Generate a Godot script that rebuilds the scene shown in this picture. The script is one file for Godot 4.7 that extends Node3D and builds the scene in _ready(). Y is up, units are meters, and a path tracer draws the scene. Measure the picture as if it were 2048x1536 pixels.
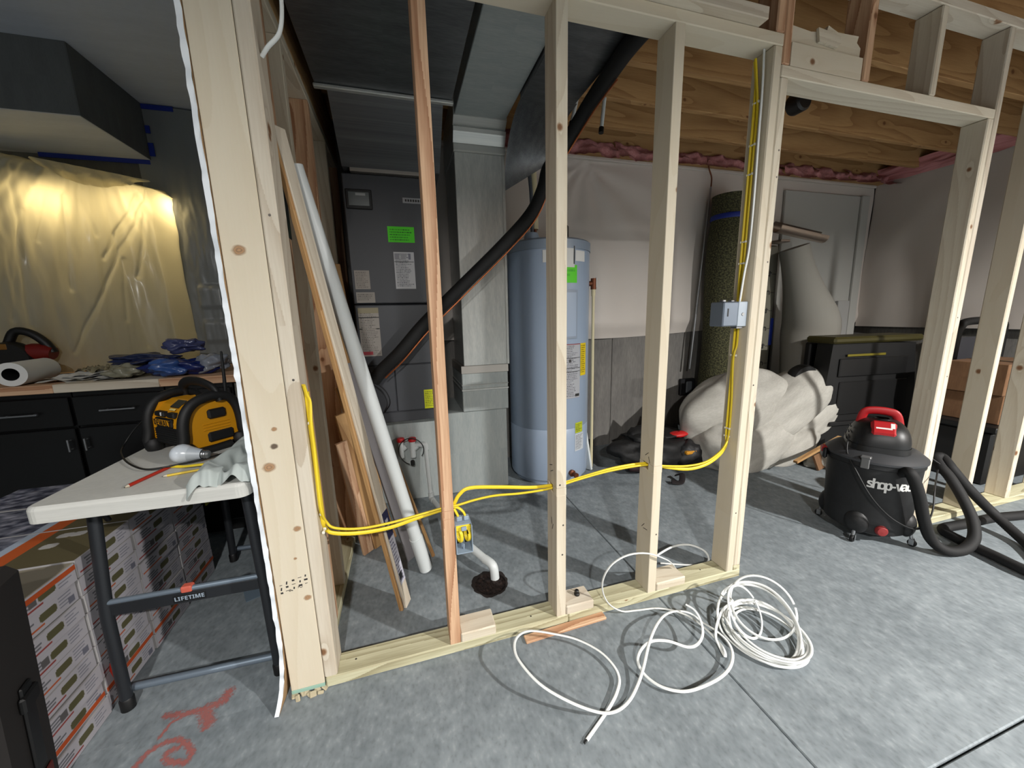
extends Node3D

var M := {}
var used := {}
var T3 := Transform3D.IDENTITY

func _ready():
	camera_and_light()
	materials()
	structure_shell()
	front_wall()
	left_partition()
	mechanical_room()
	cables_on_wall()
	floor_cable()
	left_room()
	right_corner()
	shop_vacuum()

func camera_and_light():
	var cam := Camera3D.new()
	cam.name = "camera"
	cam.position = Vector3(0.3232, 1.1853, 1.1500)
	cam.rotation = Vector3(-0.18473, -0.28171, -0.02358)
	cam.fov = 91.772
	cam.near = 0.02
	add_child(cam)
	cam.current = true
	var env := Environment.new()
	env.background_mode = Environment.BG_COLOR
	env.background_color = Color(0.0, 0.0, 0.0)
	env.tonemap_mode = Environment.TONE_MAPPER_LINEAR
	env.tonemap_exposure = 1.0
	env.sdfgi_enabled = true
	env.ssao_enabled = true
	env.ssil_enabled = true
	var we := WorldEnvironment.new()
	we.name = "world_environment"
	we.environment = env
	add_child(we)
	# round LED downlights on the basement ceiling, outside the frame
	downlight(Vector3(3.50, 2.385, 2.80), 46.0, "round LED downlight on the joists right of the camera")
	downlight(Vector3(0.10, 2.385, 3.00), 18.5, "round LED downlight on the joists behind the camera")
	downlight(Vector3(-1.90, 2.390, 2.30), 3.0, "round LED downlight on the left drywall ceiling")

func downlight(p: Vector3, e: float, label: String):
	var t = thing("ceiling_light", label, "lamp", "round ceiling downlights", p)
	var g := StandardMaterial3D.new()
	g.albedo_color = Color(1, 1, 1)
	g.emission_enabled = true
	g.emission = Color(1.0, 0.99, 0.97)
	g.emission_energy_multiplier = 4.0
	var st = S()
	lathe(st, [Vector2(0.0, -0.004), Vector2(0.079, -0.004), Vector2(0.080, 0.0)], 28)
	part("diffuser", st.commit(), g, t)
	st = S()
	lathe(st, [Vector2(0.080, -0.004), Vector2(0.080, -0.0215), Vector2(0.098, -0.0235), Vector2(0.100, -0.019), Vector2(0.084, 0.012), Vector2(0.0, 0.012)], 28)
	part("baffle_ring", st.commit(), col("lamp_baffle", Color(0.06, 0.06, 0.06), 0.7), t)
	var l := AreaLight3D.new()
	l.name = "light"
	l.light_color = Color(1.0, 0.99, 0.975)
	l.light_energy = e
	l.area_size = Vector2(0.12, 0.12)
	l.area_normalize_energy = true
	l.area_range = 12.0
	l.area_attenuation = 2.0
	l.shadow_enabled = true
	t.add_child(l)
	l.position = Vector3(0, -0.008, 0)
	l.rotation_degrees = Vector3(-90, 0, 0)

# ---------------------------------------------------------------- nodes
func numbered(n: String) -> String:
	if not used.has(n):
		used[n] = 0
		return n
	used[n] += 1
	return "%s_%03d" % [n, used[n]]

func tag(o: Node, label: String, category: String, group := "", kind := ""):
	o.set_meta("label", label)
	o.set_meta("category", category)
	if group != "":
		o.set_meta("group", group)
	if kind != "":
		o.set_meta("kind", kind)

func thing(called: String, label: String, category: String, group := "", at := Vector3.ZERO, turn := 0.0, kind := "") -> Node3D:
	var o := Node3D.new()
	o.name = numbered(called)
	add_child(o)
	o.position = at
	o.rotation.y = turn
	tag(o, label, category, group, kind)
	return o

func struct(called: String, label: String, category: String) -> Node3D:
	return thing(called, label, category, "", Vector3.ZERO, 0.0, "structure")

func part(called: String, mesh: Mesh, m: Material, parent: Node, at := Vector3.ZERO) -> MeshInstance3D:
	var o := MeshInstance3D.new()
	o.name = called
	o.mesh = mesh
	o.material_override = m
	o.cast_shadow = GeometryInstance3D.SHADOW_CASTING_SETTING_ON
	parent.add_child(o, true)
	o.position = at
	return o

func one(called: String, mesh: Mesh, m: Material, label: String, category: String, group := "", at := Vector3.ZERO) -> MeshInstance3D:
	var o = part(numbered(called), mesh, m, self, at)
	tag(o, label, category, group)
	return o

# ---------------------------------------------------------------- shapes
func S() -> SurfaceTool:
	var st := SurfaceTool.new()
	st.begin(Mesh.PRIMITIVE_TRIANGLES)
	return st

func poly(st: SurfaceTool, vs: Array, n: Vector3, uvs: Array):
	var cr: Vector3 = (vs[1] - vs[0]).cross(vs[2] - vs[0])
	var idx: Array = range(vs.size())
	if cr.dot(n) > 0.0:
		idx.reverse()
	for i in range(1, idx.size() - 1):
		for k in [idx[0], idx[i], idx[i + 1]]:
			st.set_normal(n)
			st.set_uv(uvs[k])
			st.add_vertex(vs[k])

func buv(p: Vector3, a: int, along: int, uo: Vector2) -> Vector2:
	if a == along:
		var i: int = (along + 1) % 3
		var j: int = (along + 2) % 3
		return Vector2(p[i] / 0.4, p[j] / 2.5) + uo
	var c: int = 3 - a - along
	return Vector2(p[c] / 0.4 + a * 0.37, p[along] / 2.5) + uo

# chamfered box; "along" is the axis the grain runs on
func box(st: SurfaceTool, c: Vector3, s: Vector3, b := 0.003, xf := Transform3D.IDENTITY, along := 1, uo := Vector2.ZERO):
	var h := s * 0.5
	b = min(b, min(h.x, min(h.y, h.z)) * 0.9)
	var vtx = func(sg: Vector3, a: int) -> Vector3:
		var p := Vector3.ZERO
		for i in 3:
			p[i] = sg[i] * (h[i] - (0.0 if i == a else b))
		return p
	for a in 3:
		for s1 in [-1.0, 1.0]:
			var i: int = (a + 1) % 3
			var j: int = (a + 2) % 3
			var ps := []
			var us := []
			for q in [[-1.0, -1.0], [1.0, -1.0], [1.0, 1.0], [-1.0, 1.0]]:
				var sg := Vector3.ZERO
				sg[a] = s1
				sg[i] = q[0]
				sg[j] = q[1]
				var p: Vector3 = vtx.call(sg, a)
				ps.append(xf * (p + c))
				us.append(buv(p, a, along, uo))
			var n := Vector3.ZERO
			n[a] = s1
			poly(st, ps, (xf.basis * n).normalized(), us)
	if b < 0.0004:
		return
	for e in 3:
		var i: int = (e + 1) % 3
		var j: int = (e + 2) % 3
		for si in [-1.0, 1.0]:
			for sj in [-1.0, 1.0]:
				var ps := []
				var us := []
				for q in [[-1.0, i], [1.0, i], [1.0, j], [-1.0, j]]:
					var sg := Vector3.ZERO
					sg[e] = q[0]
					sg[i] = si
					sg[j] = sj
					var p: Vector3 = vtx.call(sg, q[1])
					ps.append(xf * (p + c))
					us.append(buv(p, i, along, uo))
				var n := Vector3.ZERO
				n[i] = si
				n[j] = sj
				poly(st, ps, (xf.basis * n).normalized(), us)
	for q in 8:
		var sg := Vector3(1.0 if q & 1 else -1.0, 1.0 if q & 2 else -1.0, 1.0 if q & 4 else -1.0)
		var ps := []
		var us := []
		for a in 3:
			var p: Vector3 = vtx.call(sg, a)
			ps.append(xf * (p + c))
			us.append(buv(p, 0, along, uo))
		poly(st, ps, (xf.basis * sg).normalized(), us)

# box from two corners
func bx(st: SurfaceTool, a: Vector3, b: Vector3, bev := 0.003, along := 1, uo := Vector2.ZERO):
	box(st, (a + b) * 0.5, (b - a).abs(), bev, T3, along, uo)

func mbox(a: Vector3, b: Vector3, bev := 0.003, along := 1, uo := Vector2.ZERO) -> Mesh:
	var st = S()
	bx(st, a, b, bev, along, uo)
	return st.commit()

func circ(r: float, n := 12, ry := -1.0) -> Array:
	var out := []
	if ry < 0.0:
		ry = r
	for i in n:
		var a := TAU * i / n
		out.append(Vector2(cos(a) * r, sin(a) * ry))
	return out

func spline(pts: Array, n := 6, closed := false) -> Array:
	var out := []
	var k := pts.size()
	var last: int = k if closed else k - 1
	for i in last:
		var p0: Vector3 = pts[(i - 1 + k) % k] if closed or i > 0 else pts[0] * 2.0 - pts[1]
		var p1: Vector3 = pts[i]
		var p2: Vector3 = pts[(i + 1) % k]
		var p3: Vector3 = pts[(i + 2) % k] if closed or i + 2 < k else pts[k - 1] * 2.0 - pts[k - 2]
		for j in n:
			var t := float(j) / n
			out.append(0.5 * (2.0 * p1 + (p2 - p0) * t + (2.0 * p0 - 5.0 * p1 + 4.0 * p2 - p3) * t * t + (3.0 * p1 - p0 - 3.0 * p2 + p3) * t * t * t))
	if not closed:
		out.append(pts[k - 1])
	return out

# sweeps a closed profile along points; rs scales the profile at each point
func tube(st: SurfaceTool, pts: Array, prof: Array, up := Vector3.UP, keep_up := false, caps := true, rs := []):
	var n := pts.size()
	var m := prof.size()
	var nrm := Vector3.ZERO
	var rings := []
	var norms := []
	var len := 0.0
	var lens := []
	var tans := []
	for i in n:
		var t: Vector3 = pts[min(i + 1, n - 1)] - pts[max(i - 1, 0)]
		t = t.normalized()
		tans.append(t)
		if i == 0 or keep_up:
			var u := up
			if abs(u.dot(t)) > 0.97:
				u = Vector3(0.3, 0.2, 1.0)
			nrm = (u - t * u.dot(t)).normalized()
		else:
			nrm = (nrm - t * nrm.dot(t)).normalized()
		var bi := t.cross(nrm)
		var sc: float = rs[i] if rs.size() > 0 else 1.0
		var ring := []
		var nn := []
		for k in m:
			var q: Vector2 = prof[k]
			ring.append(pts[i] + (bi * q.x + nrm * q.y) * sc)
			var d: Vector2 = prof[(k + 1) % m] - prof[(k - 1 + m) % m]
			var dn := Vector2(d.y, -d.x).normalized()
			nn.append((bi * dn.x + nrm * dn.y).normalized())
		rings.append(ring)
		norms.append(nn)
		if i > 0:
			len += (pts[i] - pts[i - 1]).length()
		lens.append(len)
	for i in n - 1:
		for k in m:
			var k2 := (k + 1) % m
			var u1 := float(k) / m
			var u2 := float(k + 1) / m
			var quad := [[i, k, u1], [i, k2, u2], [i + 1, k2, u2], [i, k, u1], [i + 1, k2, u2], [i + 1, k, u1]]
			for q in quad:
				st.set_normal(norms[q[0]][q[1]])
				st.set_uv(Vector2(q[2] * 0.3, lens[q[0]]))
				st.add_vertex(rings[q[0]][q[1]])
	if caps:
		for e in [0, n - 1]:
			var us := []
			for q in prof:
				us.append(q)
			poly(st, rings[e], -tans[e] if e == 0 else tans[e], us)

func pipe(st: SurfaceTool, a: Vector3, b: Vector3, r: float, n := 14, caps := true):
	tube(st, [a, b], circ(r, n), Vector3.UP, false, caps)

# profile of (radius, y) turned about the local Y axis
func lathe(st: SurfaceTool, prof: Array, n := 28, xf := Transform3D.IDENTITY, hard := 0.75):
	var k := prof.size()
	var sn := []
	for i in k - 1:
		var d: Vector2 = prof[i + 1] - prof[i]
		sn.append(Vector2(d.y, -d.x).normalized())
	for i in k - 1:
		var na: Vector2 = sn[i]
		var nb: Vector2 = sn[i]
		if i > 0 and sn[i - 1].dot(sn[i]) > hard:
			na = (sn[i - 1] + sn[i]).normalized()
		if i < k - 2 and sn[i + 1].dot(sn[i]) > hard:
			nb = (sn[i + 1] + sn[i]).normalized()
		for j in n:
			var a0 := TAU * j / n
			var a1 := TAU * (j + 1) / n
			for q in [[i, a0, na, 0], [i + 1, a1, nb, 1], [i, a1, na, 1], [i, a0, na, 0], [i + 1, a0, nb, 0], [i + 1, a1, nb, 1]]:
				var p: Vector2 = prof[q[0]]
				var nn: Vector2 = q[2]
				var a: float = q[1]
				st.set_normal((xf.basis * Vector3(sin(a) * nn.x, nn.y, cos(a) * nn.x)).normalized())
				st.set_uv(Vector2(float(j + q[3]) / n, p.y))
				st.add_vertex(xf * Vector3(sin(a) * p.x, p.y, cos(a) * p.x))

# sheet of nu x nv cells; f(u, v) gives the point
func grid(st: SurfaceTool, nu: int, nv: int, f: Callable, flip := false):
	var ps := []
	for j in nv + 1:
		for i in nu + 1:
			ps.append(f.call(float(i) / nu, float(j) / nv))
	var ns := []
	for j in nv + 1:
		for i in nu + 1:
			var du: Vector3 = ps[j * (nu + 1) + min(i + 1, nu)] - ps[j * (nu + 1) + max(i - 1, 0)]
			var dv: Vector3 = ps[min(j + 1, nv) * (nu + 1) + i] - ps[max(j - 1, 0) * (nu + 1) + i]
			var n := du.cross(dv).normalized()
			if n.length() < 0.5:
				n = Vector3.UP
			ns.append(-n if flip else n)
	for j in nv:
		for i in nu:
			var a := j * (nu + 1) + i
			var q := [a, a + nu + 1, a + nu + 2, a, a + nu + 2, a + 1]
			if flip:
				q = [a, a + nu + 2, a + nu + 1, a, a + 1, a + nu + 2]
			for k in q:
				st.set_normal(ns[k])
				st.set_uv(Vector2(float(k % (nu + 1)) / nu, 1.0 - float(k / (nu + 1)) / nv))
				st.add_vertex(ps[k])

# curved label on an upright cylinder, angle measured from +z towards +x
func cpatch(st: SurfaceTool, c: Vector3, r: float, a0: float, a1: float, y0: float, y1: float, n := 8):
	grid(st, n, 1, func(u, v): return c + Vector3(sin(lerp(a0, a1, u)) * r, lerp(y0, y1, v), cos(lerp(a0, a1, u)) * r))

# flat printed card facing +z (rotated by xf), print on UV 0..1
func card(st: SurfaceTool, w: float, h: float, d: float, xf: Transform3D):
	var a := xf * Vector3(-w / 2, -h / 2, d)
	var b := xf * Vector3(w / 2, -h / 2, d)
	var c := xf * Vector3(w / 2, h / 2, d)
	var e := xf * Vector3(-w / 2, h / 2, d)
	poly(st, [a, b, c, e], (xf.basis * Vector3(0, 0, 1)).normalized(), [Vector2(0, 1), Vector2(1, 1), Vector2(1, 0), Vector2(0, 0)])
	var q := [a, b, c, e]
	var off := xf.basis * Vector3(0, 0, -d)
	for i in 4:
		var p0: Vector3 = q[i]
		var p1: Vector3 = q[(i + 1) % 4]
		var n := ((p0 + p1) * 0.5 - xf * Vector3(0, 0, d)).normalized()
		poly(st, [p0, p1, p1 + off, p0 + off], n, [Vector2(0.02, 0.02), Vector2(0.03, 0.02), Vector2(0.03, 0.03), Vector2(0.02, 0.03)])

func text(s: String, h: float, m: Material, parent: Node, xf: Transform3D, called := "lettering", depth := 0.0012, bold := 400):
	var t := TextMesh.new()
	var f := SystemFont.new()
	f.font_names = PackedStringArray(["Droid Sans"])
	f.font_weight = bold
	t.font = f
	t.text = s
	t.font_size = 32
	t.pixel_size = h / 23.0
	t.depth = depth
	var o = part(called, t, m, parent)
	o.transform = xf
	return o

func at(p: Vector3, deg := Vector3.ZERO) -> Transform3D:
	return Transform3D(Basis.from_euler(deg * PI / 180.0), p)

# basis whose y runs along d and whose z looks towards face
func aim(p: Vector3, d: Vector3, face := Vector3(0, 0, 1)) -> Transform3D:
	var y := d.normalized()
	var z := (face - y * face.dot(y)).normalized()
	return Transform3D(Basis(y.cross(z), y, z), p)

# ---------------------------------------------------------------- materials
func col(n: String, c: Color, rough := 0.6, metal := 0.0) -> StandardMaterial3D:
	if M.has(n):
		return M[n]
	var m := StandardMaterial3D.new()
	m.albedo_color = c
	m.roughness = rough
	m.metallic = metal
	M[n] = m
	return m

func texmat(n: String, t: Texture2D, rough := 0.7, metal := 0.0, scale := Vector3.ONE) -> StandardMaterial3D:
	var m = col(n, Color.WHITE, rough, metal)
	m.albedo_texture = t
	m.uv1_scale = scale
	return m

func fnoise(sd: int, f: float, oct := 3) -> FastNoiseLite:
	var n := FastNoiseLite.new()
	n.seed = sd
	n.noise_type = FastNoiseLite.TYPE_SIMPLEX_SMOOTH
	n.frequency = f
	n.fractal_octaves = oct
	return n

# lumber: growth lines along the length, knots, fibre
func wood(n: String, sd: int, light: Color, dark: Color, rings: float, contrast: float, knots: int, rough := 0.72) -> StandardMaterial3D:
	var W := 224
	var H := 900
	var img := Image.create(W, H, false, Image.FORMAT_RGB8)
	var a := fnoise(sd, 0.006, 2)
	var b := fnoise(sd + 9, 0.05, 2)
	var r := RandomNumberGenerator.new()
	r.seed = sd
	var ks := []
	for i in knots:
		ks.append(Vector3(r.randf() * W, r.randf() * H, r.randf_range(3.5, 8.0)))
	for y in H:
		var near := []
		for k in ks:
			if abs(y - k.y) < k.z * 9.0:
				near.append(k)
		for x in W:
			var w := a.get_noise_2d(x * 1.0, y * 0.22) * 2.6
			var kn := 0.0
			for k in near:
				var dx: float = (x - k.x) / k.z
				var dy: float = (y - k.y) / (k.z * 0.75)
				var d := sqrt(dx * dx + dy * dy * 0.16)
				w += exp(-d * d * 0.35) * 1.1
				var d2 := sqrt(dx * dx + dy * dy)
				kn = max(kn, clamp(1.15 - d2, 0.0, 1.0))
			var ph := float(x) / W * rings + w
			ph -= floor(ph)
			var ring := pow(ph, 2.2)
			var fib := b.get_noise_2d(x * 5.0, y * 0.35)
			var t: float = clamp(ring * contrast + fib * 0.28 * contrast + 0.12, 0.0, 1.0)
			var c := light.lerp(dark, t)
			if kn > 0.0:
				c = c.lerp(Color(0.42, 0.26, 0.14), min(kn * 1.4, 0.85))
			img.set_pixel(x, y, c)
	return texmat(n, ImageTexture.create_from_image(img), rough)

func mottled(n: String, sd: int, c0: Color, c1: Color, size: int, f1: float, f2: float, rough := 0.85, spots := 0.0) -> StandardMaterial3D:
	var img := Image.create(size, size, false, Image.FORMAT_RGB8)
	var a := fnoise(sd, f1, 4)
	var b := fnoise(sd + 3, f2, 3)
	for y in size:
		for x in size:
			var t := 0.5 + a.get_noise_2d(x, y) * 0.55 + b.get_noise_2d(x, y) * 0.4
			var c := c0.lerp(c1, clamp(t, 0.0, 1.0))
			if spots > 0.0 and b.get_noise_2d(x * 3.1 + 900.0, y * 3.1) > 1.0 - spots:
				c = c.lerp(Color(0.78, 0.78, 0.76), 0.4)
			img.set_pixel(x, y, c)
	return texmat(n, ImageTexture.create_from_image(img), rough)

# power-trowelled slab: broad cloudy tone, fine mottle, pale scuffs and dark pits
func concrete_floor():
	var N := 1400
	var img := Image.create(N, N, false, Image.FORMAT_RGB8)
	var a := fnoise(3, 0.0045, 3)
	var b := fnoise(6, 0.03, 4)
	var d := fnoise(12, 0.11, 3)
	var c0 := Color(0.395, 0.425, 0.442)
	var c1 := Color(0.53, 0.56, 0.575)
	for y in N:
		for x in N:
			var f := b.get_noise_2d(x, y)
			var g := d.get_noise_2d(x, y * 0.6)
			var t := 0.52 + a.get_noise_2d(x, y) * 0.35 + f * 0.42 + g * 0.30
			var c := c0.lerp(c1, clamp(t, 0.0, 1.0))
			if g > 0.42 and f > 0.05:
				c = c.lerp(Color(0.66, 0.68, 0.68), 0.14)
			elif g < -0.45:
				c = c.lerp(Color(0.33, 0.34, 0.34), 0.16)
			img.set_pixel(x, y, c)
	texmat("concrete", ImageTexture.create_from_image(img), 0.68)

# printed label: rows of grey type on a ground
func label_tex(w: int, h: int, ground: Color, ink: Color, row: int, sd: int, bands := []) -> ImageTexture:
	var img := Image.create(w, h, false, Image.FORMAT_RGB8)
	img.fill(ground)
	var r := RandomNumberGenerator.new()
	r.seed = sd
	var y := row
	while y < h - row:
		var x := int(w * 0.08)
		var stop := int(w * r.randf_range(0.6, 0.93))
		while x < stop:
			var l := r.randi_range(3, 9)
			img.fill_rect(Rect2i(x, y, min(l, stop - x), max(1, row / 2)), ground.lerp(ink, r.randf_range(0.4, 0.9)))
			x += l + 2
		y += row
	for b in bands:
		img.fill_rect(Rect2i(int(b[0] * w), int(b[1] * h), int(b[2] * w), int(b[3] * h)), b[4])
	return ImageTexture.create_from_image(img)

func materials():
	wood("pine", 11, Color(0.82, 0.785, 0.71), Color(0.70, 0.64, 0.55), 9.0, 0.5, 7)
	wood("pine_b", 27, Color(0.80, 0.765, 0.70), Color(0.67, 0.61, 0.53), 6.0, 0.55, 5)
	wood("pine_clear", 5, Color(0.81, 0.77, 0.69), Color(0.76, 0.705, 0.605), 3.0, 0.35, 4)
	wood("fir", 41, Color(0.82, 0.68, 0.55), Color(0.58, 0.40, 0.28), 7.0, 0.75, 3)
	wood("treated", 63, Color(0.77, 0.755, 0.635), Color(0.56, 0.53, 0.41), 8.0, 0.8, 4)
	wood("joist", 77, Color(0.72, 0.57, 0.38), Color(0.54, 0.38, 0.22), 4.0, 0.6, 6)
	concrete_floor()
	mottled("concrete_wall", 8, Color(0.40, 0.39, 0.38), Color(0.50, 0.49, 0.47), 512, 0.008, 0.06, 0.9)
	mottled("drywall_paint", 13, Color(0.71, 0.73, 0.76), Color(0.75, 0.77, 0.80), 256, 0.02, 0.2, 0.9)
	mottled("wall_paint", 14, Color(0.34, 0.345, 0.34), Color(0.38, 0.385, 0.38), 256, 0.02, 0.2, 0.85)
	mottled("paper_back", 15, Color(0.62, 0.50, 0.36), Color(0.70, 0.57, 0.42), 256, 0.01, 0.1, 0.9)
	mottled("pink", 16, Color(0.72, 0.45, 0.46), Color(0.85, 0.62, 0.62), 256, 0.02, 0.09, 0.95)
	mottled("galv", 17, Color(0.70, 0.71, 0.70), Color(0.80, 0.80, 0.78), 512, 0.02, 0.1, 0.3)
	M["galv"].metallic = 0.45
	mottled("galv_dark", 24, Color(0.36, 0.37, 0.38), Color(0.46, 0.47, 0.48), 512, 0.012, 0.08, 0.42)
	M["galv_dark"].metallic = 0.7
	mottled("galv_dull", 18, Color(0.60, 0.63, 0.63), Color(0.68, 0.70, 0.69), 512, 0.012, 0.08, 0.5)
	M["galv_dull"].metallic = 0.15
	mottled("green_pad", 19, Color(0.04, 0.045, 0.02), Color(0.46, 0.45, 0.30), 512, 0.05, 0.13, 0.95)
	mottled("canvas", 20, Color(0.62, 0.61, 0.58), Color(0.72, 0.71, 0.68), 256, 0.03, 0.3, 0.95)
	mottled("cardboard", 21, Color(0.42, 0.30, 0.20), Color(0.49, 0.36, 0.25), 256, 0.03, 0.15, 0.9)
	mottled("black_dusty", 22, Color(0.035, 0.035, 0.038), Color(0.10, 0.10, 0.105), 512, 0.012, 0.06, 0.55)
	mottled("table_plastic", 23, Color(0.70, 0.70, 0.68), Color(0.75, 0.75, 0.73), 256, 0.02, 0.2, 0.55)
	col("yellow_cable", Color(0.90, 0.79, 0.17), 0.38)
	col("white_cable", Color(0.86, 0.87, 0.86), 0.42)
	col("pvc", Color(0.80, 0.82, 0.82), 0.4)
	col("cream", Color(0.80, 0.76, 0.62), 0.45)
	col("black", Color(0.02, 0.02, 0.022), 0.5)
	col("rubber", Color(0.045, 0.045, 0.048), 0.75)
	col("steel", Color(0.62, 0.63, 0.64), 0.35, 0.9)
	col("nail", Color(0.36, 0.34, 0.32), 0.5, 0.7)
	col("red", Color(0.72, 0.06, 0.09), 0.45)
	col("furnace", Color(0.235, 0.242, 0.26), 0.5)
	col("furnace_panel", Color(0.25, 0.258, 0.278), 0.45)
	col("heater", Color(0.57, 0.63, 0.71), 0.30)
	col("heater_cap", Color(0.50, 0.55, 0.61), 0.4)
	col("box_blue", Color(0.55, 0.61, 0.67), 0.5)
	col("metal_grey", Color(0.45, 0.49, 0.54), 0.4, 0.4)
	col("brass", Color(0.42, 0.24, 0.15), 0.45, 0.6)
	col("copper", Color(0.72, 0.42, 0.26), 0.35, 0.8)
	col("staple", Color(0.88, 0.87, 0.82), 0.5)
	col("tape_blue", Color(0.06, 0.16, 0.52), 0.6)
	col("cabinet", Color(0.025, 0.022, 0.024), 0.35)
	col("leg_grey", Color(0.14, 0.15, 0.165), 0.45, 0.3)
	col("bar_grey", Color(0.46, 0.51, 0.56), 0.4, 0.5)
	col("gypsum", Color(0.86, 0.88, 0.90), 0.95)
	col("white_paper", Color(0.82, 0.82, 0.81), 0.8)
	var v = col("vapour", Color(0.78, 0.75, 0.72), 0.5)
	v.clearcoat_enabled = true
	v.clearcoat = 0.12
	v.clearcoat_roughness = 0.4
	var p = col("drape", Color(0.62, 0.62, 0.58, 0.9), 0.3)
	p.clearcoat_enabled = true
	p.clearcoat = 0.35
	p.clearcoat_roughness = 0.15
	p.backlight_enabled = true
	p.backlight = Color(1.0, 0.97, 0.85)
	p.albedo_color = Color(0.64, 0.63, 0.57)
	var q = col("drape_wall", Color(0.46, 0.47, 0.47), 0.3)
	q.clearcoat_enabled = true
	q.clearcoat = 0.4

# ---------------------------------------------------------------- shell
func slab(st: SurfaceTool, x0: float, x1: float, z0: float, z1: float):
	# concrete slab: top with eased edge, sides going down
	var uvf = func(p: Vector3) -> Vector2: return Vector2(p.x, p.z) / 3.0
	var e := 0.003
	var t := [Vector3(x0 + e, 0, z0 + e), Vector3(x1 - e, 0, z0 + e), Vector3(x1 - e, 0, z1 - e), Vector3(x0 + e, 0, z1 - e)]
	poly(st, t, Vector3.UP, t.map(uvf))
	var o := [Vector3(x0, -e, z0), Vector3(x1, -e, z0), Vector3(x1, -e, z1), Vector3(x0, -e, z1)]
	var nn := [Vector3(0, 0, -1), Vector3(1, 0, 0), Vector3(0, 0, 1), Vector3(-1, 0, 0)]
	for i in 4:
		var j := (i + 1) % 4
		var q := [t[i], t[j], o[j], o[i]]
		poly(st, q, (nn[i] + Vector3.UP).normalized(), q.map(uvf))
		q = [o[i], o[j], o[j] + Vector3(0, -0.02, 0), o[i] + Vector3(0, -0.02, 0)]
		poly(st, q, nn[i], q.map(uvf))

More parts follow.
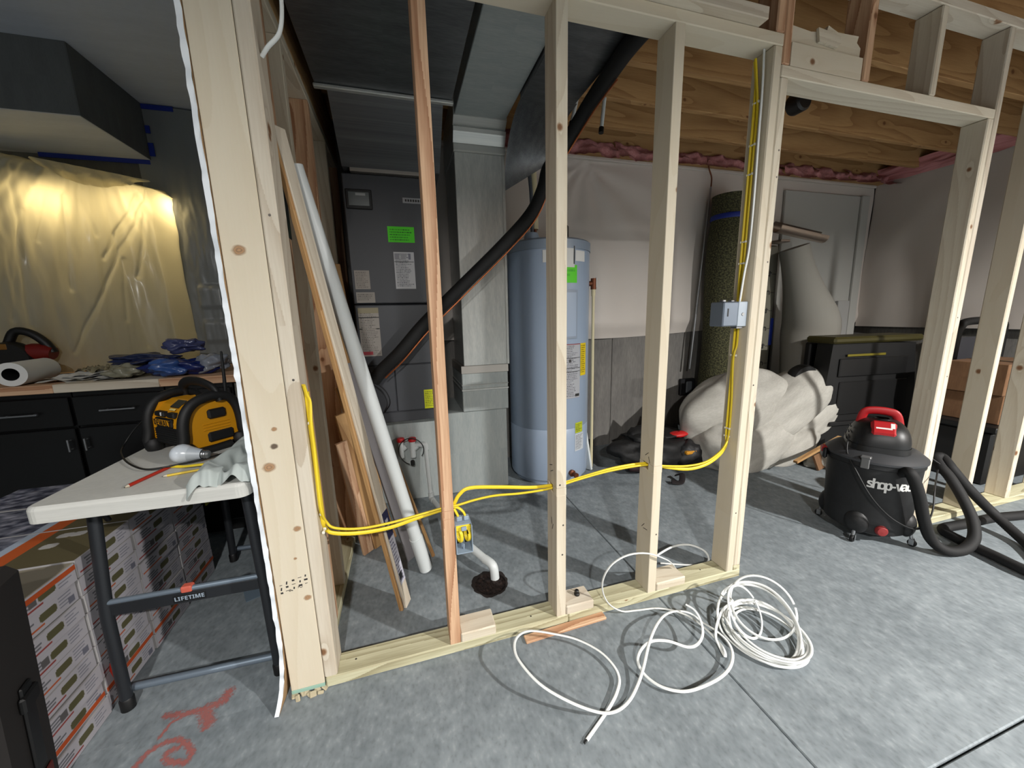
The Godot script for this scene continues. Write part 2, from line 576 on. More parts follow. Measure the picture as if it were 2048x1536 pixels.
func structure_shell():
	# floor: four saw-cut slabs, grooves between them, a round drain pit
	var f = struct("floor", "grey concrete basement floor with saw cut joints", "floor")
	var jx := 1.278
	var jz := 0.715
	var g := 0.003
	var dc := Vector3(0.622, 0, -0.305)
	var hs := 0.11
	var pieces := [[jx + g, 5.2, -1.9, jz - g], [jx + g, 5.2, jz + g, 5.2], [-4.2, jx - g, jz + g, 5.2]]
	for p in pieces:
		var st = S()
		slab(st, p[0], p[1], p[2], p[3])
		part("slab", st.commit(), M["concrete"], f)
	# the slab with the drain: four strips and a ring round the hole, in one mesh
	var st = S()
	var uvf = func(p: Vector3) -> Vector2: return Vector2(p.x, p.z) / 3.0
	for r in [[-4.2, jx - g, -1.9, dc.z - hs], [-4.2, jx - g, dc.z + hs, jz - g], [-4.2, dc.x - hs, dc.z - hs, dc.z + hs], [dc.x + hs, jx - g, dc.z - hs, dc.z + hs]]:
		var q := [Vector3(r[0], 0, r[2]), Vector3(r[1], 0, r[2]), Vector3(r[1], 0, r[3]), Vector3(r[0], 0, r[3])]
		poly(st, q, Vector3.UP, q.map(uvf))
	for w in [[Vector3(jx - g, 0, -1.9), Vector3(jx - g, 0, jz - g), Vector3(1, 0, 0)], [Vector3(-4.2, 0, jz - g), Vector3(jx - g, 0, jz - g), Vector3(0, 0, 1)]]:
		var q := [w[0], w[1], w[1] - Vector3(0, 0.02, 0), w[0] - Vector3(0, 0.02, 0)]
		poly(st, q, w[2], q.map(uvf))
	var N := 48
	var rim := []
	var wob := fnoise(5, 0.9, 2)
	for i in N:
		var a := TAU * i / N
		rim.append(0.074 + wob.get_noise_2d(cos(a) * 2.0, sin(a) * 2.0) * 0.006)
	for i in N:
		var pts := []
		for k in [i, (i + 1) % N]:
			var a: float = TAU * k / N
			var d := Vector3(cos(a), 0, sin(a))
			var m: float = max(abs(d.x), abs(d.z))
			pts.append([dc + d * (hs / m), dc + d * rim[k]])
		var q := [pts[0][0], pts[1][0], pts[1][1], pts[0][1]]
		poly(st, q, Vector3.UP, q.map(uvf))
		var mid: Vector3 = (pts[0][1] + pts[1][1]) * 0.5
		if abs(pts[0][0].x - pts[1][0].x) > 1e-6 and abs(pts[0][0].z - pts[1][0].z) > 1e-6:
			var cn := dc + Vector3(sign(mid.x - dc.x), 0, sign(mid.z - dc.z)) * hs
			var q3 := [pts[0][0], cn, pts[1][0]]
			poly(st, q3, Vector3.UP, q3.map(uvf))
	part("slab", st.commit(), M["concrete"], f)
	st = S()
	for i in N:
		var a0 := TAU * i / N
		var a1 := TAU * (i + 1) / N
		var q := [dc + Vector3(cos(a0), 0, sin(a0)) * rim[i], dc + Vector3(cos(a1), 0, sin(a1)) * rim[(i + 1) % N]]
		q.append(q[1] + Vector3(0, -0.06, 0))
		q.append(q[0] + Vector3(0, -0.06, 0))
		poly(st, q, -((q[0] + q[1]) * 0.5 - dc).normalized(), q.map(uvf))
	var lump := fnoise(31, 18.0, 3)
	grid(st, 24, 24, func(u, v): return dc + Vector3((u - 0.5) * 0.17, -0.014 + lump.get_noise_2d(u, v) * 0.018, (v - 0.5) * 0.17), true)
	mottled("drain_dirt", 44, Color(0.05, 0.03, 0.025), Color(0.20, 0.13, 0.10), 128, 0.06, 0.2, 0.9)
	part("drain_pit", st.commit(), M["drain_dirt"], f)
	# rusty stain spread round the drain mouth, ragged outline
	part("rust_stain", stain_mesh(dc, 0.098, 7), col("rust", Color(0.115, 0.085, 0.072), 0.9), f)
	st = S()
	bx(st, Vector3(-4.3, -0.3, -2.0), Vector3(5.3, -0.075, 5.3), 0.0)
	part("sub_base", st.commit(), col("gravel", Color(0.10, 0.10, 0.10), 0.95), f)
	# red marking paint sprayed on the slab by the table
	spray(f)

	# back wall of poured concrete, vertical form seams
	var w = struct("wall_back", "poured concrete foundation wall with vertical form seams", "wall")
	var xs := [-4.2, -0.113, 1.45, 2.07, 3.3, 5.05]
	for i in xs.size() - 1:
		st = S()
		var a := Vector3(xs[i] + 0.002, -0.02, -1.92)
		var b := Vector3(xs[i + 1] - 0.002, 2.42, -1.72)
		bx(st, a, b, 0.004)
		part("wall_panel", st.commit(), M["wall_paint"] if i == 0 else M["concrete_wall"], w)
	part("wall_backing", mbox(Vector3(-4.3, -0.1, -2.0), Vector3(5.2, 2.7, -1.921), 0.0), M["concrete_wall"], w)
	var wr = struct("wall_right", "concrete foundation wall on the right side", "wall")
	part("wall_panel", mbox(Vector3(5.0, -0.02, -1.92), Vector3(5.2, 2.42, 5.2), 0.0), M["concrete_wall"], wr)
	part("rim_joist", mbox(Vector3(5.0, 2.42, -1.92), Vector3(5.2, 2.75, 5.2), 0.0, 2), M["joist"], wr)
	var wl = struct("wall_left", "grey painted drywall far left of the bar", "wall")
	part("wall_panel", mbox(Vector3(-4.3, -0.02, -1.92), Vector3(-4.1, 2.7, 5.2), 0.0), M["wall_paint"], wl)
	var wf = struct("wall_front", "drywall behind the camera", "wall")
	part("wall_panel", mbox(Vector3(-4.3, -0.02, 5.0), Vector3(5.2, 2.7, 5.2), 0.0), M["wall_paint"], wf)
	# left room: drywall ceiling and the boxed soffit over the counter
	var c = struct("ceiling", "ceiling of painted drywall and open floor joists", "ceiling")
	part("drywall_ceiling", mbox(Vector3(-4.2, 2.405, -1.9), Vector3(-0.10, 2.47, 5.1), 0.0), M["drywall_paint"], c)
	part("subfloor", mbox(Vector3(-4.2, 2.66, -1.95), Vector3(5.2, 2.70, 5.2), 0.0, 0), M["joist"], c)
	var jm = mbox(Vector3(-2.55, -0.125, -0.019), Vector3(2.55, 0.125, 0.019), 0.003, 0, Vector2(0.1, 0.3))
	var jm2 = mbox(Vector3(-2.55, -0.125, -0.019), Vector3(2.55, 0.125, 0.019), 0.003, 0, Vector2(0.53, 0.7))
	var z := -1.635
	var k := 0
	while z < 5.0:
		part("joist", jm if k % 2 else jm2, M["joist"], c, Vector3(2.47, 2.529, z))
		z += 0.3065
		k += 1
	var s = struct("trim_1", "painted box soffit dropped below the left ceiling", "soffit")
	var sf = mbox(Vector3(-4.1, 2.112, -1.725), Vector3(-1.0, 2.41, -1.195), 0.004)
	part("soffit_box", sf, M["drywall_paint"], s)
	part("soffit_face", mbox(Vector3(-4.1, 2.113, -1.1945), Vector3(-1.0, 2.404, -1.192), 0.0), M["wall_paint"], s)
	part("soffit_face", mbox(Vector3(-0.9995, 2.113, -1.72), Vector3(-0.997, 2.404, -1.193), 0.0), M["wall_paint"], s)
	# pink batts on the sill, between wall top and joists
	var pin = struct("trim_2", "pink fibreglass batts stuffed along the foundation sill", "insulation")
	var pn := fnoise(52, 2.3, 3)
	var x := 0.75
	while x < 4.9:
		var x0 := x
		st = S()
		grid(st, 16, 10, func(u, v): return Vector3(x0 + u * 0.40, 2.30 + 0.16 * sin(v * PI * 0.5) + pn.get_noise_2d(x0 + u, v * 0.6) * 0.03, -1.52 - 0.19 * cos(v * PI * 0.5) * -1.0 - 0.19 + pn.get_noise_2d(x0 + u + 9.0, v) * 0.05 + (0.05 if v < 0.05 else 0.0)), false)
		part("batt", st.commit(), M["pink"], pin)
		x += 0.405
	part("sill_plate", mbox(Vector3(0.6, 2.355, -1.72), Vector3(5.0, 2.395, -1.60), 0.003, 0), M["joist"], pin)
	st = S()
	grid(st, 60, 8, func(u, v): return Vector3(4.93 - 0.06 * v + pn.get_noise_2d(u * 6.0, v) * 0.05, 2.36 + v * 0.12 + pn.get_noise_2d(u * 6.0, v + 5.0) * 0.03, lerp(-1.7, 4.0, u)))
	part("batt", st.commit(), M["pink"], pin)

func stain_mesh(c: Vector3, r: float, sd: int) -> Mesh:
	# paper-flat ring of stained concrete, ragged edge, outside the drain hole
	var st = S()
	var n := fnoise(sd, 1.1, 4)
	var N := 64
	for i in N:
		var q := []
		for kk in [i, i + 1]:
			var a: float = TAU * kk / N
			var d := Vector3(cos(a), 0, sin(a))
			var ro: float = 0.084 + n.get_noise_2d(d.x * 0.9, d.z * 0.9) * 0.016
			q.append([c + d * 0.069 + Vector3(0, 0.0004, 0), c + d * ro + Vector3(0, 0.0004, 0)])
		poly(st, [q[0][0], q[1][0], q[1][1], q[0][1]], Vector3.UP, [Vector2(0, 0), Vector2(1, 0), Vector2(1, 1), Vector2(0, 1)])
	return st.commit()

# two sprayed paint figures: flecked dashes, broken up by bare concrete
func spray(f: Node):
	var W := 256
	var img := Image.create(W, W, false, Image.FORMAT_RGBA8)
	img.fill(Color(0.72, 0.36, 0.32, 0.0))
	var n := fnoise(90, 0.05, 4)
	var segs := [[Vector2(185, 40), Vector2(182, 63), 15.0], [Vector2(182, 63), Vector2(144, 75), 15.0], [Vector2(144, 75), Vector2(98, 74), 10.0], [Vector2(98, 74), Vector2(53, 64), 10.0], [Vector2(146, 80), Vector2(169, 118), 17.0], [Vector2(122, 68), Vector2(76, 89), 5.0], [Vector2(76, 89), Vector2(68, 123), 5.0], [Vector2(176, 116), Vector2(165, 133), 7.0], [Vector2(51, 181), Vector2(60, 155), 8.0], [Vector2(60, 155), Vector2(83, 140), 8.0], [Vector2(83, 140), Vector2(114, 140), 8.0], [Vector2(114, 140), Vector2(146, 163), 8.0], [Vector2(146, 163), Vector2(166, 188), 8.0], [Vector2(166, 188), Vector2(161, 205), 8.0], [Vector2(161, 205), Vector2(131, 197), 8.0], [Vector2(131, 197), Vector2(107, 181), 8.0], [Vector2(107, 181), Vector2(106, 166), 8.0], [Vector2(106, 166), Vector2(126, 164), 8.0]]
	for y in W:
		for x in W:
			var p := Vector2(x, y)
			var best := -9.0
			for s in segs:
				var q := Geometry2D.get_closest_point_to_segment(p, s[0], s[1])
				best = max(best, 1.0 - (p.distance_to(q) / s[2]))
			if best > -0.25:
				var t: float = best * 1.5 + n.get_noise_2d(x * 2.0, y * 2.0) * 1.3 + 0.25
				if t > 0.12:
					img.set_pixel(x, y, Color(0.66, 0.37, 0.34, clamp(t * 0.6, 0.0, 0.62)))
	var m := texmat("spray", ImageTexture.create_from_image(img), 0.8)
	m.transparency = BaseMaterial3D.TRANSPARENCY_ALPHA
	var st = S()
	var c := [Vector3(-0.520, 0.0006, -0.130), Vector3(-0.220, 0.0006, -0.130), Vector3(-0.220, 0.0006, 0.170), Vector3(-0.520, 0.0006, 0.170)]
	poly(st, [c[0], c[1], c[2], c[3]], Vector3.UP, [Vector2(0, 0), Vector2(1, 0), Vector2(1, 1), Vector2(0, 1)])
	part("paint_mark", st.commit(), m, f)

# ---------------------------------------------------------------- framed walls
func stud_mesh(x0: float, x1: float, y0: float, y1: float, z0: float, z1: float, uo: Vector2, holes := []) -> Mesh:
	var st = S()
	if holes.is_empty():
		bx(st, Vector3(x0, y0, z0), Vector3(x1, y1, z1), 0.004, 1, uo)
		return st.commit()
	# square-bored holes: solid lengths between them, cheeks either side
	var y := y0
	for h in holes:
		bx(st, Vector3(x0, y, z0), Vector3(x1, h - 0.014, z1), 0.0015, 1, uo + Vector2(0, (y + h) * 0.2))
		bx(st, Vector3(x0, h - 0.014, z0), Vector3(x1, h + 0.014, -0.070), 0.0, 1, uo + Vector2(0, h * 0.4))
		bx(st, Vector3(x0, h - 0.014, -0.034), Vector3(x1, h + 0.014, z1), 0.0, 1, uo + Vector2(0, h * 0.4))
		y = h + 0.014
	bx(st, Vector3(x0, y, z0), Vector3(x1, y1, z1), 0.0015, 1, uo + Vector2(0, (y + y1) * 0.2))
	return st.commit()

func nails(parent: Node, ps: Array, n: Vector3):
	for p in ps:
		var st = S()
		lathe(st, [Vector2(0.0, 0.0006), Vector2(0.0034, 0.0004), Vector2(0.004, -0.001)], 8, aim(p, n, Vector3(0.1, 0.3, 0.9)))
		part("nail_head", st.commit(), M["nail"], parent)

func front_wall():
	var w = struct("wall_framing", "open stud wall of pale lumber around the mechanical room", "wall frame")
	var S16 := 0.4064
	var D := 0.089
	part("stud", stud_mesh(0.0, 0.038, 0.038, 2.40, -D, 0.0, Vector2(0.13, 0.02)), M["pine_b"], w)
	part("stud", stud_mesh(S16, S16 + 0.038, 0.038, 2.077, -D, 0.0, Vector2(0.6, 0.12), [0.536]), M["fir"], w)
	part("stud", stud_mesh(S16 * 2, S16 * 2 + 0.038, 0.038, 2.077, -D, 0.0, Vector2(0.3, 0.4), [0.553]), M["pine"], w)
	part("stud", stud_mesh(S16 * 3, S16 * 3 + 0.038, 0.038, 2.077, -D, 0.0, Vector2(0.77, 0.2), [0.579]), M["pine_clear"], w)
	part("stud", stud_mesh(1.6256, 1.6632, 0.038, 2.077, -D, 0.0, Vector2(0.45, 0.3)), M["pine_clear"], w)
	part("jack_stud", stud_mesh(1.6640, 1.7005, 0.060, 1.985, -D, 0.0, Vector2(0.05, 0.5)), M["pine"], w)
	part("plate_filler", mbox(Vector3(1.6640, 0.038, -D), Vector3(1.7005, 0.059, 0.0), 0.002, 0), M["treated"], w)
	part("bottom_plate", mbox(Vector3(0.002, 0, -D), Vector3(0.862, 0.038, 0.0), 0.004, 0, Vector2(0.2, 0.3)), M["treated"], w)
	part("bottom_plate", mbox(Vector3(0.863, 0, -D), Vector3(1.704, 0.038, 0.0), 0.004, 0, Vector2(0.62, 0.1)), M["treated"], w)
	part("bottom_plate", mbox(Vector3(2.84, 0, -D), Vector3(4.98, 0.038, 0.0), 0.004, 0, Vector2(0.4, 0.55)), M["treated"], w)
	part("top_plate", mbox(Vector3(0.038, 2.077, -D), Vector3(1.664, 2.115, 0.0), 0.003, 0, Vector2(0.1, 0.2)), M["pine_clear"], w)
	part("top_plate", mbox(Vector3(0.038, 2.1155, -0.055), Vector3(1.552, 2.153, 0.034), 0.003, 0, Vector2(0.5, 0.2)), M["pine_b"], w)
	# doorway: header, trimmer and king studs, cripples, upper plate
	part("header", mbox(Vector3(1.664, 1.985, -D), Vector3(2.900, 2.023, 0.0), 0.003, 0, Vector2(0.3, 0.62)), M["pine"], w)
	part("king_stud", stud_mesh(1.6265, 1.6632, 2.116, 2.40, -D, 0.0, Vector2(0.2, 0.4)), M["fir"], w)
	part("cripple_stud", stud_mesh(1.664, 1.7005, 2.0235, 2.34, -D, 0.0, Vector2(0.9, 0.1)), M["fir"], w)
	part("cripple_stud", stud_mesh(2.063, 2.100, 2.0235, 2.34, -D, 0.0, Vector2(0.35, 0.2)), M["fir"], w)
	part("cripple_stud", stud_mesh(2.452, 2.489, 2.0235, 2.34, -D, 0.0, Vector2(0.35, 0.6)), M["pine"], w)
	part("jack_stud", stud_mesh(2.862, 2.8995, 0.038, 1.985, -D, 0.0, Vector2(0.8, 0.1)), M["pine"], w)
	part("king_stud", stud_mesh(2.9005, 2.938, 0.038, 2.34, -D, 0.0, Vector2(0.25, 0.15)), M["pine_b"], w)
	var xs := [3.300, 3.700, 4.105, 4.510, 4.915]
	for i in xs.size():
		part("stud", stud_mesh(xs[i], xs[i] + 0.038, 0.038, 2.34, -D, 0.0, Vector2(0.17 * i, 0.1 * i)), M["pine"] if i % 2 else M["pine_clear"], w)
	part("top_plate", mbox(Vector3(1.664, 2.3405, -D), Vector3(4.98, 2.378, 0.0), 0.003, 0, Vector2(0.7, 0.4)), M["pine_b"], w)
	nails(w, [Vector3(0.020, 1.45, 0.0), Vector3(0.024, 1.02, 0.0), Vector3(0.836, 0.30, 0.0), Vector3(0.839, 0.42, 0.0), Vector3(0.826, 0.58, 0.0), Vector3(1.246, 0.30, 0.0), Vector3(1.648, 0.32, 0.0), Vector3(1.690, 1.66, 0.0), Vector3(1.688, 1.75, 0.0), Vector3(1.687, 1.36, 0.0), Vector3(1.676, 0.88, 0.0), Vector3(2.914, 1.12, 0.0), Vector3(2.92, 0.83, 0.0)], Vector3(0, 0, 1))
	nails(w, [Vector3(0.09, 0.038, -0.045), Vector3(0.72, 0.038, -0.035), Vector3(1.53, 0.038, -0.05)], Vector3.UP)
	# pencilled and stamped marks on the faces of the studs
	for q in [[Vector3(0.812, 0.42, -0.045), -12.0], [Vector3(0.812, 0.40, -0.035), 20.0], [Vector3(0.812, 0.64, -0.05), 70.0], [Vector3(0.812, 0.62, -0.042), 62.0], [Vector3(1.2188, 0.32, -0.05), 40.0], [Vector3(1.2188, 0.31, -0.035), 80.0], [Vector3(1.2188, 0.63, -0.045), 50.0], [Vector3(1.2188, 0.61, -0.03), -20.0]]:
		var st = S()
		box(st, Vector3.ZERO, Vector3(0.0006, 0.026, 0.0022), 0.0, at(q[0], Vector3(q[1], 0, 0)))
		part("ink_mark", st.commit(), col("ink", Color(0.16, 0.15, 0.15), 0.8), w)
	# scrap blocks lying on the plate
	var bl := [[0.4450, 0.128, 0.0, "fir", "orange grained two by four scrap block beside the reddish stud"], [0.8515, 0.118, -3.0, "pine", "pale scrap block with black knob on top beside second stud"], [1.2580, 0.145, 0.0, "pine_b", "scrap block with oval grain ring beside third stud"]]
	for i in 3:
		var b: Array = bl[i]
		one("wood_block", mbox(Vector3(0, 0, -0.083), Vector3(b[1], 0.037, 0.004), 0.004, 0, Vector2(0.3 * i, 0.2)), M["pine"] if i != 1 else M["pine_b"], b[4], "wood block", "scrap blocks on the bottom plate", Vector3(b[0], 0.0385, 0.0))
	var st = S()
	lathe(st, [Vector2(0, 0), Vector2(0.011, 0), Vector2(0.011, 0.006), Vector2(0.008, 0.009), Vector2(0.0085, 0.019), Vector2(0.006, 0.022), Vector2(0, 0.022)], 14)
	one("black_fitting", st.commit(), M["black"], "small black plastic knob on the middle scrap block", "knob", "", Vector3(0.918, 0.0758, -0.042))
	# thin offcut in front of the plate
	st = S()
	box(st, Vector3.ZERO, Vector3(0.335, 0.010, 0.034), 0.002, at(Vector3(0.842, 0.0055, 0.022), Vector3(0, 2.0, 0)), 0, Vector2(0.4, 0.1))
	one("wood_offcut", st.commit(), M["fir"], "thin orange wood strip on floor against bottom plate", "offcut")
	# split boards stacked on the door header
	var t = thing("scrap_boards", "broken pale plywood scraps stacked upright on the door header", "scrap wood")
	part("lower_board", mbox(Vector3(1.703, 2.024, -0.012), Vector3(2.055, 2.098, -0.002), 0.001, 0, Vector2(0.1, 0.1)), M["pine_clear"], t)
	st = S()
	var prof := [Vector2(1.705, 2.080), Vector2(2.05, 2.080), Vector2(2.052, 2.135), Vector2(2.03, 2.150), Vector2(2.036, 2.172), Vector2(1.93, 2.168), Vector2(1.88, 2.182), Vector2(1.872, 2.160), Vector2(1.80, 2.150), Vector2(1.705, 2.156)]
	extrude_z(st, prof, -0.028, -0.014)
	part("upper_board", st.commit(), M["pine_clear"], t)
	st = S()
	extrude_z(st, [Vector2(1.83, 2.118), Vector2(1.92, 2.112), Vector2(1.935, 2.128), Vector2(1.93, 2.15), Vector2(1.90, 2.154), Vector2(1.82, 2.16)], -0.0125, -0.003)
	part("splinter", st.commit(), M["pine"], t)

func extrude_z(st: SurfaceTool, prof: Array, z0: float, z1: float, xf := Transform3D.IDENTITY):
	var tri := Geometry2D.triangulate_polygon(PackedVector2Array(prof))
	for z in [z0, z1]:
		var n := Vector3(0, 0, 1 if z == max(z0, z1) else -1)
		for i in range(0, tri.size(), 3):
			var q := []
			var us := []
			for k in 3:
				var p: Vector2 = prof[tri[i + k]]
				q.append(xf * Vector3(p.x, p.y, z))
				us.append(Vector2(p.y / 0.4, p.x / 2.5))
			poly(st, q, (xf.basis * n).normalized(), us)
	var area := 0.0
	for i in prof.size():
		var a: Vector2 = prof[i]
		var b: Vector2 = prof[(i + 1) % prof.size()]
		area += a.x * b.y - b.x * a.y
	for i in prof.size():
		var a: Vector2 = prof[i]
		var b: Vector2 = prof[(i + 1) % prof.size()]
		var d := (b - a).normalized()
		var n: Vector3 = Vector3(d.y, -d.x, 0) * signf(area)
		var q := [xf * Vector3(a.x, a.y, z0), xf * Vector3(b.x, b.y, z0), xf * Vector3(b.x, b.y, z1), xf * Vector3(a.x, a.y, z1)]
		poly(st, q, (xf.basis * n).normalized(), [Vector2(a.x / 0.4, 0), Vector2(b.x / 0.4, 0), Vector2(b.x / 0.4, 0.01), Vector2(a.x / 0.4, 0.01)])

func left_partition():
	var w = struct("wall_partition", "partition of studs with white drywall running back on the left", "wall frame")
	part("end_post", mbox(Vector3(-0.0985, 0.022, -0.038), Vector3(-0.0012, 2.40, 0.0), 0.002, 1, Vector2(0.62, 0.52)), M["pine_clear"], w)
	part("post_foot", mbox(Vector3(-0.0985, 0.010, -0.038), Vector3(-0.0012, 0.0217, 0.0003), 0.001, 1), col("teal_seal", Color(0.55, 0.68, 0.62), 0.8), w)
	var zs := [-0.26, -0.47, -0.87, -1.28, -1.66]
	for i in zs.size():
		part("stud", mbox(Vector3(-0.089, 0.038, zs[i] - 0.019), Vector3(0.0, 2.130, zs[i] + 0.019), 0.003, 1, Vector2(0.2 * i, 0.13 * i)), M["pine"] if i % 2 else M["fir"], w)
	part("bottom_plate", mbox(Vector3(-0.089, 0, -1.71), Vector3(0.0, 0.038, -0.0935), 0.003, 2), M["treated"], w)
	part("top_plate", mbox(Vector3(-0.089, 2.1305, -1.71), Vector3(0.0, 2.168, -0.0935), 0.003, 2), M["pine"], w)
	part("upper_plate", mbox(Vector3(-0.089, 2.169, -1.71), Vector3(0.0, 2.40, -0.0935), 0.003, 2), M["joist"], w)
	# drywall sheet, torn front edge
	var n := fnoise(71, 7.0, 4)
	var st = S()
	var edge = func(y: float, k: float) -> float: return 0.004 + n.get_noise_2d(y * 3.0, k) * 0.010 + (0.05 * exp(-y * 16.0))
	var flare = func(y: float) -> float: return -0.035 * exp(-y * 14.0)
	grid(st, 1, 120, func(u, v): return Vector3(-0.1125 + 0.0125 * u + flare.call(v * 2.4) * 0.6, v * 2.40 + 0.002, edge.call(v * 2.4, u * 3.0)))
	grid(st, 2, 120, func(u, v): return Vector3(-0.1125 + flare.call(v * 2.4) * 0.6 * (1.0 if u > 0.9 else 0.0), v * 2.40 + 0.002, lerp(-1.72, edge.call(v * 2.4, 0.0), pow(u, 0.3))))
	part("drywall", st.commit(), M["gypsum"], w)
	st = S()
	grid(st, 2, 60, func(u, v): return Vector3(-0.1000 + flare.call(v * 2.4) * 0.6 * (1.0 if u > 0.9 else 0.0), v * 2.40 + 0.002, lerp(-1.72, edge.call(v * 2.4, 3.0), pow(u, 0.3))), true)
	part("drywall_back", st.commit(), M["paper_back"], w)
	# broken plaster at the foot of the post
	var r := RandomNumberGenerator.new()
	r.seed = 4
	for i in 9:
		st = S()
		box(st, Vector3.ZERO, Vector3(r.randf_range(0.008, 0.02), r.randf_range(0.004, 0.009), r.randf_range(0.01, 0.022)), 0.002, at(Vector3(-0.09 + 0.011 * i, 0.004, r.randf_range(-0.005, 0.02)), Vector3(r.randf() * 40, r.randf() * 180, r.randf() * 40)))
		part("plaster_crumb", st.commit(), col("crumb", Color(0.66, 0.62, 0.52), 0.95), w)
	# grain defects of the post: knots as darker discs sunk in the face
	var ki := Image.create(64, 64, false, Image.FORMAT_RGBA8)
	var kn := fnoise(17, 0.06, 2)
	for y in 64:
		for x in 64:
			var d := Vector2((x - 31.5) / 30.0, (y - 31.5) / 30.0).length() + kn.get_noise_2d(x * 0.5, y * 0.5) * 0.10
			var ring := 0.5 + 0.5 * sin(d * 16.0)
			var c := Color(0.60, 0.42, 0.26).lerp(Color(0.74, 0.58, 0.40), ring * 0.7)
			c.a = clamp((1.0 - d) * 1.4, 0.0, 0.62)
			ki.set_pixel(x, y, c)
	var km := texmat("knot_print", ImageTexture.create_from_image(ki), 0.8)
	km.transparency = BaseMaterial3D.TRANSPARENCY_ALPHA
	var ki2 := texmat("knot_dark", km.albedo_texture, 0.8)
	ki2.albedo_color = Color(0.42, 0.36, 0.34)
	ki2.transparency = BaseMaterial3D.TRANSPARENCY_ALPHA
	for k in [[Vector3(-0.060, 1.362, 0.0), 0.019, 0], [Vector3(-0.040, 0.885, 0.0), 0.009, 0], [Vector3(-0.046, 0.835, 0.0), 0.012, 1], [Vector3(-0.066, 0.775, 0.0), 0.020, 0], [Vector3(-0.018, 0.575, 0.0), 0.013, 0], [Vector3(-0.016, 0.342, 0.0), 0.013, 0], [Vector3(-0.034, 0.48, 0.0), 0.006, 0]]:
		st = S()
		card(st, k[1] * 2.1, k[1] * 1.7, 0.0003, at(k[0], Vector3(0, 0, 12)))
		part("knot", st.commit(), ki2 if k[2] == 1 else km, w)
	# lumber stamp printed on the post
	var sx := 0
	for q in [Vector2(-0.082, 0.40), Vector2(-0.066, 0.405), Vector2(-0.048, 0.41), Vector2(-0.030, 0.415), Vector2(-0.014, 0.418)]:
		for j in 3:
			st = S()
			box(st, Vector3.ZERO, Vector3(0.007 + 0.003 * ((sx + j) % 2), 0.0016 + 0.002 * ((sx + j) % 3), 0.0004), 0.0, at(Vector3(q.x, q.y - 0.013 * j, 0.0003), Vector3(0, 0, 80 if (sx + j) % 3 == 1 else 5)))
			part("stamp_mark", st.commit(), col("ink", Color(0.16, 0.15, 0.15), 0.8), w)
		sx += 1
	text("2", 0.011, col("ink", Color(0.16, 0.15, 0.15), 0.8), w, at(Vector3(-0.032, 0.383, 0.0002), Vector3(0, 0, -95)), "stamp_mark", 0.0006)
	text("4", 0.011, col("ink", Color(0.16, 0.15, 0.15), 0.8), w, at(Vector3(-0.058, 0.378, 0.0002), Vector3(0, 0, -95)), "stamp_mark", 0.0006)
	st = S()
	bx(st, Vector3(0.0005, 1.44, -0.277), Vector3(0.0025, 1.60, -0.243), 0.001)
	part("nail_plate", st.commit(), col("strap", Color(0.08, 0.08, 0.085), 0.4, 0.6), w)

# ---------------------------------------------------------------- mechanical room
func sheet_label(called: String, parent: Node, x0: float, x1: float, y0: float, y1: float, z: float, m: Material):
	var st = S()
	card(st, x1 - x0, y1 - y0, 0.0012, at(Vector3((x0 + x1) / 2, (y0 + y1) / 2, z)))
	part(called, st.commit(), m, parent)

